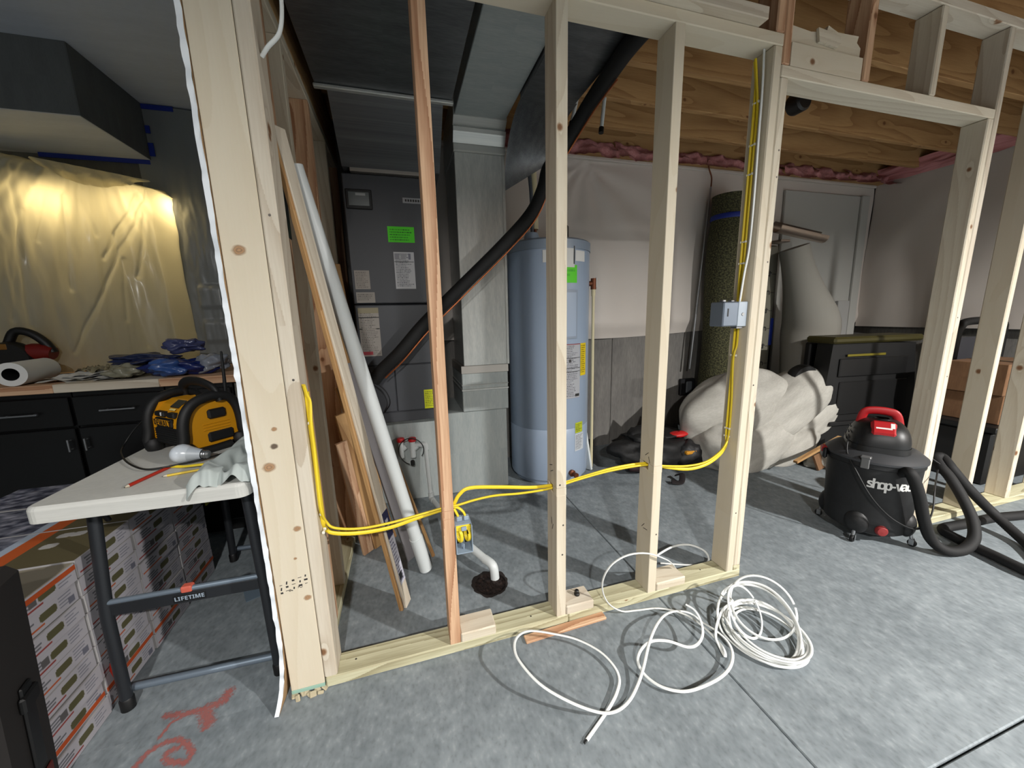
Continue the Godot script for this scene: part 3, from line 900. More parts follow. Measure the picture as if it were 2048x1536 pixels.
func mechanical_room():
	var grey := Color(0.25, 0.25, 0.26)
	# furnace / air handler
	var f = thing("furnace", "dark grey upright furnace cabinet with stickers beside the partition", "furnace")
	part("upper_cabinet", mbox(Vector3(0.078, 1.262, -1.66), Vector3(0.562, 1.935, -1.12), 0.006), M["furnace"], f)
	part("lower_cabinet", mbox(Vector3(0.078, 0.565, -1.66), Vector3(0.562, 1.257, -1.128), 0.006), M["furnace"], f)
	part("door_panel", mbox(Vector3(0.082, 0.912, -1.13), Vector3(0.558, 1.254, -1.119), 0.004), M["furnace_panel"], f)
	part("door_panel", mbox(Vector3(0.082, 0.630, -1.13), Vector3(0.262, 0.909, -1.119), 0.004), M["furnace_panel"], f)
	part("door_panel", mbox(Vector3(0.266, 0.630, -1.13), Vector3(0.558, 0.909, -1.119), 0.004), M["furnace_panel"], f)
	part("kick_strip", mbox(Vector3(0.080, 0.566, -1.13), Vector3(0.560, 0.626, -1.121), 0.003), M["furnace"], f)
	var win = part("sight_window", mbox(Vector3(0.090, 1.756, -1.121), Vector3(0.222, 1.856, -1.112), 0.006), M["black"], f)
	part("glass", mbox(Vector3(0.103, 1.772, -1.113), Vector3(0.208, 1.842, -1.109), 0.003), col("window_grey", Color(0.33, 0.35, 0.35), 0.2), win)
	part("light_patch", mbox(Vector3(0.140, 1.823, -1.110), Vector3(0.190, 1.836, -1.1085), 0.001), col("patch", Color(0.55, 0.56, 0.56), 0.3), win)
	var bd = part("name_badge", mbox(Vector3(0.378, 1.800, -1.121), Vector3(0.50, 1.829, -1.116), 0.002), col("badge", Color(0.55, 0.55, 0.56), 0.4), f)
	for i in 7:
		part("badge_letter", mbox(Vector3(0.392 + 0.0135 * i, 1.808, -1.1162), Vector3(0.401 + 0.0135 * i, 1.820, -1.1155), 0.0), col("ink", Color(0.16, 0.15, 0.15), 0.8), bd)
	sheet_label("sticker", f, 0.288, 0.430, 1.594, 1.677, -1.12, texmat("green_tag", label_tex(96, 56, Color(0.30, 0.82, 0.08), Color(0.08, 0.38, 0.02), 9, 2), 0.6))
	sheet_label("sticker", f, 0.310, 0.420, 1.343, 1.543, -1.12, texmat("wh_tag", label_tex(96, 176, Color(0.74, 0.74, 0.75), Color(0.30, 0.31, 0.34), 8, 3, [[0.05, 0.04, 0.22, 0.16, Color(0.55, 0.55, 0.58)], [0.36, 0.04, 0.24, 0.16, Color(0.60, 0.60, 0.62)], [0.72, 0.04, 0.12, 0.16, Color(0.45, 0.45, 0.50)], [0.02, 0.26, 0.96, 0.02, Color(0.35, 0.35, 0.35)]]), 0.6))
	sheet_label("sticker", f, 0.096, 0.174, 1.342, 1.442, -1.12, texmat("sm_tag", label_tex(64, 80, Color(0.58, 0.55, 0.52), Color(0.36, 0.33, 0.32), 7, 5), 0.6))
	sheet_label("sticker", f, 0.096, 0.193, 1.268, 1.325, -1.12, texmat("sm_tag2", label_tex(80, 48, Color(0.56, 0.54, 0.51), Color(0.30, 0.28, 0.27), 8, 6), 0.6))
	sheet_label("sticker", f, 0.096, 0.204, 0.968, 1.240, -1.119, texmat("tall_tag", label_tex(80, 200, Color(0.60, 0.58, 0.55), Color(0.32, 0.30, 0.29), 7, 8, [[0.0, 0.0, 1.0, 0.11, Color(0.55, 0.52, 0.42)], [0.0, 0.19, 1.0, 0.015, Color(0.1, 0.1, 0.1)], [0.0, 0.42, 0.14, 0.02, Color(0.1, 0.1, 0.1)], [0.84, 0.42, 0.16, 0.02, Color(0.1, 0.1, 0.1)], [0.05, 0.90, 0.52, 0.07, Color(0.62, 0.22, 0.26)]]), 0.6))
	sheet_label("sticker", f, 0.424, 0.50, 0.634, 0.750, -1.119, texmat("yel_tag", label_tex(64, 96, Color(0.80, 0.82, 0.06), Color(0.35, 0.36, 0.05), 9, 9), 0.6))

	# return air box the furnace stands on, and the return riser beside it
	var p = thing("return_air_box", "light grey sheet metal box under the furnace", "duct box")
	part("box_body", mbox(Vector3(0.075, 0.0, -1.70), Vector3(0.968, 0.560, -1.225), 0.004), M["galv_dull"], p)
	part("boot", mbox(Vector3(0.672, 0.561, -1.66), Vector3(0.980, 0.842, -1.215), 0.004), M["galv_dull"], p)
	part("flange", mbox(Vector3(0.668, 0.70, -1.664), Vector3(0.983, 0.712, -1.209), 0.002), M["galv"], p)
	part("flange", mbox(Vector3(0.668, 0.735, -1.664), Vector3(0.983, 0.741, -1.209), 0.002), M["galv"], p)
	part("foil_tape", mbox(Vector3(0.669, 0.815, -1.66), Vector3(0.984, 0.866, -1.2085), 0.002), col("foil", Color(0.75, 0.72, 0.69), 0.3, 0.9), p)
	var r = thing("return_duct", "tall shiny galvanised duct riser between furnace and water heater", "duct")
	part("riser", mbox(Vector3(0.688, 0.866, -1.62), Vector3(0.988, 2.12, -1.203), 0.003), M["galv"], r)
	part("corner_fold", mbox(Vector3(0.972, 0.866, -1.21), Vector3(0.990, 2.12, -1.199), 0.002), M["galv"], r)
	var prof := [Vector2(1.203, 2.12), Vector2(1.188, 2.125), Vector2(1.188, 2.155), Vector2(1.20, 2.165), Vector2(1.17, 2.215), Vector2(1.165, 2.235), Vector2(1.18, 2.245), Vector2(1.14, 2.28), Vector2(1.14, 2.398), Vector2(1.62, 2.398), Vector2(1.62, 2.12)]
	var st = S()
	extrude_z(st, prof, 0.684, 0.992, Transform3D(Basis(Vector3(0, 0, -1), Vector3(0, 1, 0), Vector3(1, 0, 0)), Vector3.ZERO))
	part("elbow", st.commit(), M["galv"], r)
	# trunk the riser feeds, running forward over the wall
	part("return_trunk", mbox(Vector3(0.690, 2.285, -1.14), Vector3(0.985, 2.398, 0.40), 0.003), M["galv_dull"], r)
	st = S()
	grid(st, 10, 6, func(u, v):
		var a: float = u * PI * 0.5
		return Vector3(lerp(0.992, 1.30, v), 2.27 - 0.34 * (1.0 - cos(a)) * (1.0 - v * 0.55), -0.86 - 0.36 * sin(a)))
	part("side_elbow", st.commit(), M["galv_dark"], r)
	part("side_trunk", mbox(Vector3(0.990, 2.262, -0.88), Vector3(1.285, 2.398, 0.40), 0.003), M["galv_dark"], r)

	# supply plenum: sloped transition up from the furnace, trunk over the wall
	var d = thing("supply_duct", "dark galvanised supply plenum sloping up above the furnace", "duct")
	st = S()
	extrude_z(st, [Vector2(0.79, 2.165), Vector2(1.085, 1.952), Vector2(1.64, 1.952), Vector2(1.64, 2.398), Vector2(0.79, 2.398)], 0.09, 0.585, Transform3D(Basis(Vector3(0, 0, -1), Vector3(0, 1, 0), Vector3(1, 0, 0)), Vector3.ZERO))
	part("transition", st.commit(), M["galv_dark"], d)
	part("trunk", mbox(Vector3(0.045, 2.165, -0.79), Vector3(0.625, 2.398, 0.40), 0.003), M["galv_dark"], d)
	part("seam_flange", mbox(Vector3(0.040, 2.150, -0.80), Vector3(0.630, 2.164, -0.775), 0.003), M["galv"], d)
	part("collar", mbox(Vector3(0.125, 1.936, -1.62), Vector3(0.530, 1.956, -1.090), 0.002), col("foil", Color(0.75, 0.72, 0.69), 0.3, 0.9), d)

	# black insulated refrigerant line
	var l = thing("refrigerant_line", "thick black insulated pipe sweeping up from the furnace", "pipe")
	st = S()
	tube(st, spline([Vector3(0.150,0.835,-1.040),Vector3(0.200,0.895,-1.030),Vector3(0.305,0.992,-1.000),Vector3(0.450,1.147,-1.000),Vector3(0.669,1.349,-1.000),Vector3(0.908,1.569,-1.000),Vector3(1.077,1.743,-1.000),Vector3(1.154,1.881,-1.000),Vector3(1.185,1.988,-1.000),Vector3(1.208,2.029,-0.930),Vector3(1.277,2.123,-0.930),Vector3(1.317,2.225,-0.751),Vector3(1.290,2.225,-0.496),Vector3(1.276,2.225,-0.335),Vector3(1.280,2.225,-0.100),Vector3(1.270,2.225,0.200)], 6), circ(0.036, 16))
	part("insulation", st.commit(), M["rubber"], l)
	st = S()
	var off: Array = spline([Vector3(0.150,0.835,-1.040),Vector3(0.200,0.895,-1.030),Vector3(0.305,0.992,-1.000),Vector3(0.450,1.147,-1.000),Vector3(0.669,1.349,-1.000),Vector3(0.908,1.569,-1.000),Vector3(1.077,1.743,-1.000),Vector3(1.154,1.881,-1.000),Vector3(1.185,1.988,-1.000),Vector3(1.208,2.029,-0.930),Vector3(1.277,2.123,-0.930),Vector3(1.317,2.225,-0.751),Vector3(1.290,2.225,-0.496),Vector3(1.276,2.225,-0.335),Vector3(1.280,2.225,-0.100),Vector3(1.270,2.225,0.200)], 4).map(func(q): return q + Vector3(0.016, -0.042, 0.012))
	tube(st, off.slice(4, off.size() - 12), circ(0.005, 8))
	part("copper_line", st.commit(), M["copper"], l)
	st = S()
	tube(st, spline([Vector3(0.16, 0.82, -1.09), Vector3(0.21, 0.76, -1.095), Vector3(0.225, 0.69, -1.10), Vector3(0.19, 0.63, -1.11)], 6), circ(0.003, 6))
	part("thermostat_wire", st.commit(), M["black"], l)

	water_heater()
	condensate()
	leaning_stock()

	# plastic-faced blanket hung on the upper half of the back wall
	var b = thing("insulation_blanket", "white plastic insulation blanket hung on upper back wall", "blanket")
	var n := fnoise(81, 1.3, 3)
	st = S()
	var nail := Vector2(1.76, 2.32)
	grid(st, 150, 50, func(u, v):
		var x: float = lerp(0.60, 4.94, u)
		var y: float = lerp(0.985 + 0.02 * sin(x * 2.3), 2.352, v)
		var dx: float = x - nail.x
		var dy: float = y - nail.y
		var a: float = atan2(dx, -dy)
		var rr := sqrt(dx * dx + dy * dy)
		var z: float = -1.668 + n.get_noise_2d(x * 0.5, y * 0.35) * 0.03 + 0.010 * sin(a * 11.0) * exp(-rr * 1.1)
		z += 0.008 * sin(x * 1.6 + y * 1.1) + n.get_noise_2d(x * 1.6 + y * 1.0, y * 0.5) * 0.007
		z -= 0.03 * smoothstep(0.10, 0.0, v) - 0.010 * exp(-pow((v - 0.07) * 18.0, 2.0))
		return Vector3(x, y, z))
	part("facing", st.commit(), M["vapour"], b)
	part("top_hem", mbox(Vector3(0.60, 2.330, -1.70), Vector3(4.94, 2.356, -1.640), 0.006, 0), M["vapour"], b)
	var b2 = thing("insulation_blanket", "grey wrinkled plastic insulation blanket on right foundation wall", "blanket")
	st = S()
	grid(st, 130, 40, func(u, v):
		var z: float = lerp(-1.66, 3.4, u)
		var y: float = lerp(0.98, 2.38, v)
		var x: float = 4.935 + n.get_noise_2d(z * 0.6 + 40.0, y * 0.5) * 0.035 + 0.014 * sin(z * 7.0 - y * 5.0) * exp(-pow(z - 0.1, 2.0) * 2.0)
		return Vector3(x, y, z), true)
	part("facing", st.commit(), M["vapour"], b2)

	# rod and wire against the wall, outlet box under it
	var c = thing("conduit", "thin grey metal conduit leaning on the back wall with wire", "conduit")
	st = S()
	pipe(st, Vector3(2.815, 0.66, -1.625), Vector3(2.905, 2.20, -1.615), 0.008, 10)
	part("tube", st.commit(), M["steel"], c)
	st = S()
	tube(st, spline([Vector3(2.905, 2.19, -1.615), Vector3(2.90, 2.27, -1.61), Vector3(2.86, 2.33, -1.60), Vector3(2.84, 2.40, -1.60)], 5), circ(0.006, 8))
	part("wire", st.commit(), M["brass"], c)
	var ob = thing("outlet_box", "square metal outlet box low on the back wall", "outlet box")
	part("back_box", mbox(Vector3(2.785, 0.40, -1.72), Vector3(2.94, 0.555, -1.685), 0.006), col("dark_steel", Color(0.16, 0.16, 0.17), 0.5, 0.5), ob)
	part("receptacle", mbox(Vector3(2.84, 0.42, -1.69), Vector3(2.905, 0.53, -1.672), 0.01), col("recept", Color(0.36, 0.38, 0.40), 0.5), ob)
	var bc = thing("cable_clamp", "black round clamp fixed to joist by the doorway", "clamp")
	st = S()
	lathe(st, [Vector2(0, 0), Vector2(0.05, 0), Vector2(0.055, 0.01), Vector2(0.055, 0.07), Vector2(0.045, 0.08), Vector2(0, 0.08)], 20, at(Vector3(2.58, 2.33, -0.70), Vector3(90, 0, 0)))
	part("clamp_body", st.commit(), M["black"], bc)
	var i := 0
	for q in [[Vector3(1.365, 2.37, -1.0), Vector3(1.335, 2.25, -1.0), "left"], [Vector3(1.540, 2.395, -1.0), Vector3(1.523, 2.24, -1.0), "right"]]:
		var h = thing("pipe_stub", "white plastic pipe stub with black cap hanging from joists, %s one" % q[2], "pipe", "capped pipe stubs")
		st = S()
		pipe(st, q[0], q[1], 0.011, 12)
		part("stub", st.commit(), M["pvc"], h)
		st = S()
		pipe(st, q[1], q[1] + Vector3(-0.004, -0.03, 0.004), 0.015, 12)
		part("cap", st.commit(), M["black"], h)
		i += 1

func water_heater():
	var c := Vector3(1.335, 0, -1.375)
	var R := 0.285
	var t = thing("water_heater", "tall blue grey cylindrical water heater tank", "water heater", "", c)
	var st = S()
	lathe(st, [Vector2(0, 0.0), Vector2(R - 0.03, 0.0), Vector2(R - 0.03, 0.03), Vector2(R - 0.004, 0.035), Vector2(R, 0.045), Vector2(R, 0.40), Vector2(R - 0.003, 0.404), Vector2(R, 0.408), Vector2(R, 1.585)], 64)
	part("tank", st.commit(), M["heater"], t)
	st = S()
	lathe(st, [Vector2(R + 0.004, 1.585), Vector2(R + 0.004, 1.64), Vector2(R - 0.01, 1.652), Vector2(0, 1.655)], 64)
	part("top_cap", st.commit(), M["heater_cap"], t)
	var ang = func(x: float) -> float: return asin(clamp((x - c.x) / R, -0.99, 0.99))
	var z := Vector3.ZERO
	var lab = func(called: String, x0: float, x1: float, y0: float, y1: float, m: Material, lift: float):
		var s2 = S()
		cpatch(s2, z, R + lift, ang.call(x0), ang.call(x1), y0, y1)
		part(called, s2.commit(), m, t)
	lab.call("logo_band", 1.200, 1.290, 1.50, 1.575, M["white_paper"], 0.003)
	lab.call("logo_band", 1.300, 1.405, 1.47, 1.60, M["white_paper"], 0.003)
	lab.call("logo_band", 1.410, 1.492, 1.51, 1.575, M["white_paper"], 0.003)
	lab.call("logo_edge", 1.396, 1.404, 1.49, 1.60, M["black"], 0.004)
	lab.call("inspection_tag", 1.270, 1.425, 1.375, 1.485, texmat("gtag2", label_tex(96, 64, Color(0.33, 0.80, 0.10), Color(0.18, 0.6, 0.05), 16, 12), 0.6), 0.002)
	lab.call("access_panel", 1.300, 1.425, 1.02, 1.33, M["heater_cap"], 0.008)
	lab.call("access_panel_face", 1.310, 1.415, 1.035, 1.315, M["heater"], 0.010)
	lab.call("warning_label", 1.270, 1.458, 0.62, 0.985, texmat("wh_label", label_tex(120, 220, Color(0.62, 0.63, 0.65), Color(0.25, 0.25, 0.28), 7, 15, [[0, 0.0, 1, 0.015, Color(0.5, 0.08, 0.08)], [0, 0.25, 1, 0.012, Color(0.1, 0.1, 0.1)], [0, 0.44, 1, 0.012, Color(0.1, 0.1, 0.1)], [0.5, 0.28, 0.1, 0.06, Color(0.2, 0.2, 0.2)], [0, 0.5, 1, 0.01, Color(0.15, 0.15, 0.15)], [0.78, 0.93, 0.2, 0.05, Color(0.1, 0.1, 0.1)]]), 0.6), 0.002)
	lab.call("energy_guide", 1.463, 1.520, 0.765, 0.985, texmat("eg_label", label_tex(64, 160, Color(0.82, 0.72, 0.05), Color(0.2, 0.17, 0.02), 10, 18), 0.6), 0.002)
	lab.call("serial_label", 1.420, 1.502, 0.235, 0.36, texmat("ser_label", label_tex(80, 110, Color(0.72, 0.74, 0.76), Color(0.2, 0.2, 0.22), 8, 21), 0.6), 0.002)
	lab.call("serial_label", 1.422, 1.490, 0.365, 0.44, texmat("ser_label2", label_tex(64, 64, Color(0.66, 0.70, 0.12), Color(0.15, 0.16, 0.03), 10, 22), 0.6), 0.002)
	# drain cock, connections on top
	st = S()
	lathe(st, [Vector2(0, 0), Vector2(0.022, 0), Vector2(0.024, 0.02), Vector2(0.012, 0.025), Vector2(0.012, 0.05), Vector2(0.018, 0.052), Vector2(0.018, 0.065), Vector2(0, 0.065)], 16, aim(Vector3(0.055, 0.085, 0.278), Vector3(0.2, 0, 1), Vector3.UP))
	part("drain_cock", st.commit(), M["brass"], t)
	for q in [[-0.10, 0.02, "cream"], [0.075, 0.06, "cream"]]:
		var b := Vector3(q[0], 1.653, q[1])
		st = S()
		pipe(st, b, b + Vector3(0, 0.10, 0), 0.013, 12)
		part("nipple", st.commit(), M["brass"], t)
		st = S()
		tube(st, spline([b + Vector3(0, 0.09, 0), b + Vector3(0.0, 0.3, -0.01), b + Vector3(-0.005, 0.55, -0.03), b + Vector3(-0.01, 0.73, -0.04)], 4), circ(0.024, 14))
		part("supply_pipe", st.commit(), M["cream"], t)
	part("shutoff_valve", mbox(Vector3(0.05, 1.668, 0.075), Vector3(0.105, 1.76, 0.12), 0.008), M["black"], t)
	st = S()
	lathe(st, [Vector2(0, 0.05), Vector2(0.04, 0.045), Vector2(0.05, 0.02), Vector2(0.05, 0)], 20, at(Vector3(-0.16, 1.653, 0.12)))
	part("anode_cap", st.commit(), M["heater_cap"], t)
	st = S()
	tube(st, spline([Vector3(-0.13, 1.66, 0.05), Vector3(-0.13, 2.0, 0.03), Vector3(-0.16, 2.3, 0.0), Vector3(-0.16, 2.395, 0.0)], 5), circ(0.012, 10))
	part("power_conduit", st.commit(), col("conduit_grey", Color(0.30, 0.32, 0.35), 0.5), t)
	st = S()
	pipe(st, Vector3(0.26, 1.385, 0.09), Vector3(0.31, 1.385, 0.10), 0.018, 12)
	pipe(st, Vector3(0.302, 1.42, 0.10), Vector3(0.302, 1.345, 0.10), 0.02, 12)
	part("relief_valve", st.commit(), M["brass"], t)
	part("valve_lever", mbox(Vector3(0.318, 1.36, 0.095), Vector3(0.326, 1.425, 0.108), 0.002), M["pvc"], t)
	st = S()
	pipe(st, Vector3(0.302, 1.346, 0.10), Vector3(0.302, 1.30, 0.10), 0.015, 12)
	pipe(st, Vector3(0.302, 1.31, 0.10), Vector3(0.300, 0.03, 0.115), 0.011, 12)
	part("discharge_pipe", st.commit(), M["cream"], t)
	st = S()
	box(st, Vector3.ZERO, Vector3(0.018, 0.40, 0.05), 0.002, at(Vector3(1.600, 0.205, -1.285), Vector3(-8, 20, 4)), 1)
	one("trim_scrap", st.commit(), M["pvc"], "short white trim scrap leaning beside the water heater pipe", "trim")

func condensate():
	var t = thing("drain_line", "white plastic condensate pipe running from furnace to floor drain", "pipe")
	var r := 0.0135
	var el = func(a: Vector3, b: Vector3, c: Vector3, rad: float, called: String):
		var s2 = S()
		tube(s2, spline([a, a.lerp(b, 0.75), b.lerp(c, 0.25), c], 5), circ(rad, 14))
		part(called, s2.commit(), M["pvc"], t)
	var p0 := Vector3(0.33, 0.385, -1.185)
	var p1 := Vector3(0.412, 0.390, -1.165)
	var p2 := Vector3(0.425, 0.045, -1.115)
	var p3 := Vector3(0.475, 0.045, -0.93)
	var p4 := Vector3(0.528, 0.075, -0.58)
	var p5 := Vector3(0.640, 0.052, -0.362)
	var st = S()
	pipe(st, p0, p1, r)
	pipe(st, p1, p2, r)
	part("pipe_run", st.commit(), M["pvc"], t)
	st = S()
	pipe(st, p2, p3, 0.0155)
	pipe(st, p3, p4, 0.0165)
	pipe(st, p4, p5, 0.0185)
	part("pipe_run", st.commit(), M["pvc"], t)
	el.call(p1 + Vector3(-0.03, 0, -0.005), p1, p1 + Vector3(0.003, -0.035, 0.004), r + 0.004, "elbow")
	el.call(p2 + Vector3(0, 0.04, 0), p2, p2.lerp(p3, 0.22), r + 0.004, "elbow")
	el.call(p5 + (p4 - p5).normalized() * 0.045, p5 + Vector3(0.008, 0, 0.012), p5 + Vector3(0.012, -0.062, 0.018), 0.0205, "elbow")
	# float switch tee with red caps
	for q in [[Vector3(0.265, 0.36, -1.195), 0.0], [Vector3(0.335, 0.36, -1.180), 0.0]]:
		st = S()
		pipe(st, q[0] + Vector3(0, -0.05, 0), q[0] + Vector3(0, 0.055, 0), 0.017)
		pipe(st, q[0], q[0] + Vector3(0.03, 0.02, 0.0), 0.016)
		part("tee", st.commit(), M["pvc"], t)
		st = S()
		lathe(st, [Vector2(0, 0.026), Vector2(0.022, 0.022), Vector2(0.026, 0.01), Vector2(0.024, 0.0), Vector2(0, 0)], 18, at(q[0] + Vector3(0, 0.056, 0)))
		part("red_cap", st.commit(), M["red"], t)
	st = S()
	var ring := []
	for k in 18:
		var a := TAU * k / 18.0 * 0.86 - 0.6
		ring.append(Vector3(0.325 + cos(a) * 0.075, 0.365 + sin(a) * 0.085, -1.145 + sin(a * 1.5) * 0.02))
	tube(st, spline(ring, 3), circ(0.003, 6))
	part("switch_wire", st.commit(), M["black"], t)
	# strainer-like plug hanging on the wire end
	part("wire_plug", mbox(Vector3(0.315, 0.265, -1.165), Vector3(0.34, 0.30, -1.14), 0.006), M["black"], t)

func leaner(called: String, label: String, cat: String, base: Vector3, top: Vector3, w: float, th: float, m: Material, face: Vector3, group := "") -> MeshInstance3D:
	var L := (top - base).length()
	var st = S()
	box(st, Vector3(0, L / 2, 0), Vector3(w, L, th), 0.002, T3, 1, Vector2(base.x * 3.0, base.z))
	var o = one(called, st.commit(), m, label, cat, group)
	o.transform = aim(base, top - base, face)
	return o

func leaning_stock():
	# white pipe leaning on the partition
	var a := Vector3(0.352, 0.0, -0.487)
	var b := Vector3(0.036, 1.66, -0.262)
	var dir := (b - a).normalized()
	var t = thing("plastic_pipe", "long fat white plastic pipe leaning on the partition", "pipe")
	var st = S()
	tube(st, [a + dir * 0.015, b], circ(0.027, 22), Vector3.UP, false, false)
	part("pipe_wall", st.commit(), M["pvc"], t)
	st = S()
	tube(st, [a + dir * 0.012, a + dir * 0.20], circ(0.030, 22))
	part("coupling", st.commit(), M["pvc"], t)
	var face := Vector3(0.55, 0.15, 0.8)
	leaner("trim_board", "long tan trim board with paper label leaning in front of the pipe", "board", Vector3(0.262, 0.005, -0.290), Vector3(0.030, 1.72, -0.150), 0.046, 0.012, M["pine_b"], Vector3(0.9, 0.2, 0.45), "leaning boards")
	leaner("trim_board", "thin dark trim strip leaning just left of the labelled board", "board", Vector3(0.238, 0.004, -0.262), Vector3(0.016, 1.70, -0.132), 0.012, 0.016, M["joist"], Vector3(0.9, 0.2, 0.45), "leaning boards")
	var lb = label_tex(48, 256, Color(0.74, 0.74, 0.78), Color(0.2, 0.2, 0.3), 12, 33, [[0, 0, 1, 0.34, Color(0.13, 0.13, 0.28)], [0.2, 0.10, 0.5, 0.05, Color(0.7, 0.7, 0.75)], [0.2, 0.18, 0.5, 0.06, Color(0.7, 0.7, 0.75)], [0.1, 0.84, 0.6, 0.1, Color(0.12, 0.12, 0.14)]])
	st = S()
	card(st, 0.040, 0.34, 0.0006, Transform3D.IDENTITY)
	var base := Vector3(0.262, 0.005, -0.290)
	var up := Vector3(0.030, 1.72, -0.150) - base
	var xf := aim(base, up, Vector3(0.9, 0.2, 0.45))
	var o = part("paper_label", st.commit(), texmat("trim_label", lb, 0.6), get_node("trim_board"))
	o.position = Vector3(0.002, 0.285, 0.0062)
	leaner("trim_board", "grey plastic wrapped trim board leaning behind the white pipe", "board", Vector3(0.295, 0.005, -0.60), Vector3(0.075, 0.98, -0.72), 0.075, 0.012, col("wrapped", Color(0.50, 0.49, 0.50), 0.3), Vector3(0.7, 0.2, 0.7), "leaning boards")
	leaner("trim_board", "narrow brown trim strip leaning just right of the white pipe", "board", Vector3(0.392, 0.004, -0.575), Vector3(0.105, 1.02, -0.70), 0.016, 0.012, M["joist"], face, "leaning boards")
	leaner("trim_board", "short reddish board leaning low against partition, left of its group", "board", Vector3(0.075, 0.004, -0.715), Vector3(0.012, 0.62, -0.66), 0.055, 0.018, M["fir"], face, "leaning boards")
	leaner("trim_board", "short brown board leaning low against partition, middle of its group", "board", Vector3(0.125, 0.004, -0.755), Vector3(0.014, 0.74, -0.72), 0.055, 0.018, M["joist"], face, "leaning boards")
	leaner("trim_board", "short dark board leaning low against partition, right of its group", "board", Vector3(0.190, 0.004, -0.80), Vector3(0.014, 0.86, -0.80), 0.05, 0.018, M["joist"], face, "leaning boards")
	leaner("trim_board", "tall dark brown board leaning behind the short boards", "board", Vector3(0.13, 0.004, -0.90), Vector3(0.010, 1.45, -0.93), 0.09, 0.018, M["joist"], face, "leaning boards")

# ---------------------------------------------------------------- wiring
func oval(w: float, h: float, n := 12) -> Array:
	return circ(w, n, h)

func staple(parent: Node, p: Vector3, deg: Vector3):
	var st = S()
	var xf := at(p, deg)
	box(st, Vector3(0, 0, 0), Vector3(0.006, 0.006, 0.024), 0.002, xf)
	box(st, Vector3(0, 0, 0.011), Vector3(0.009, 0.009, 0.005), 0.002, xf)
	box(st, Vector3(0, 0, -0.011), Vector3(0.009, 0.009, 0.005), 0.002, xf)
	part("staple", st.commit(), M["staple"], parent)

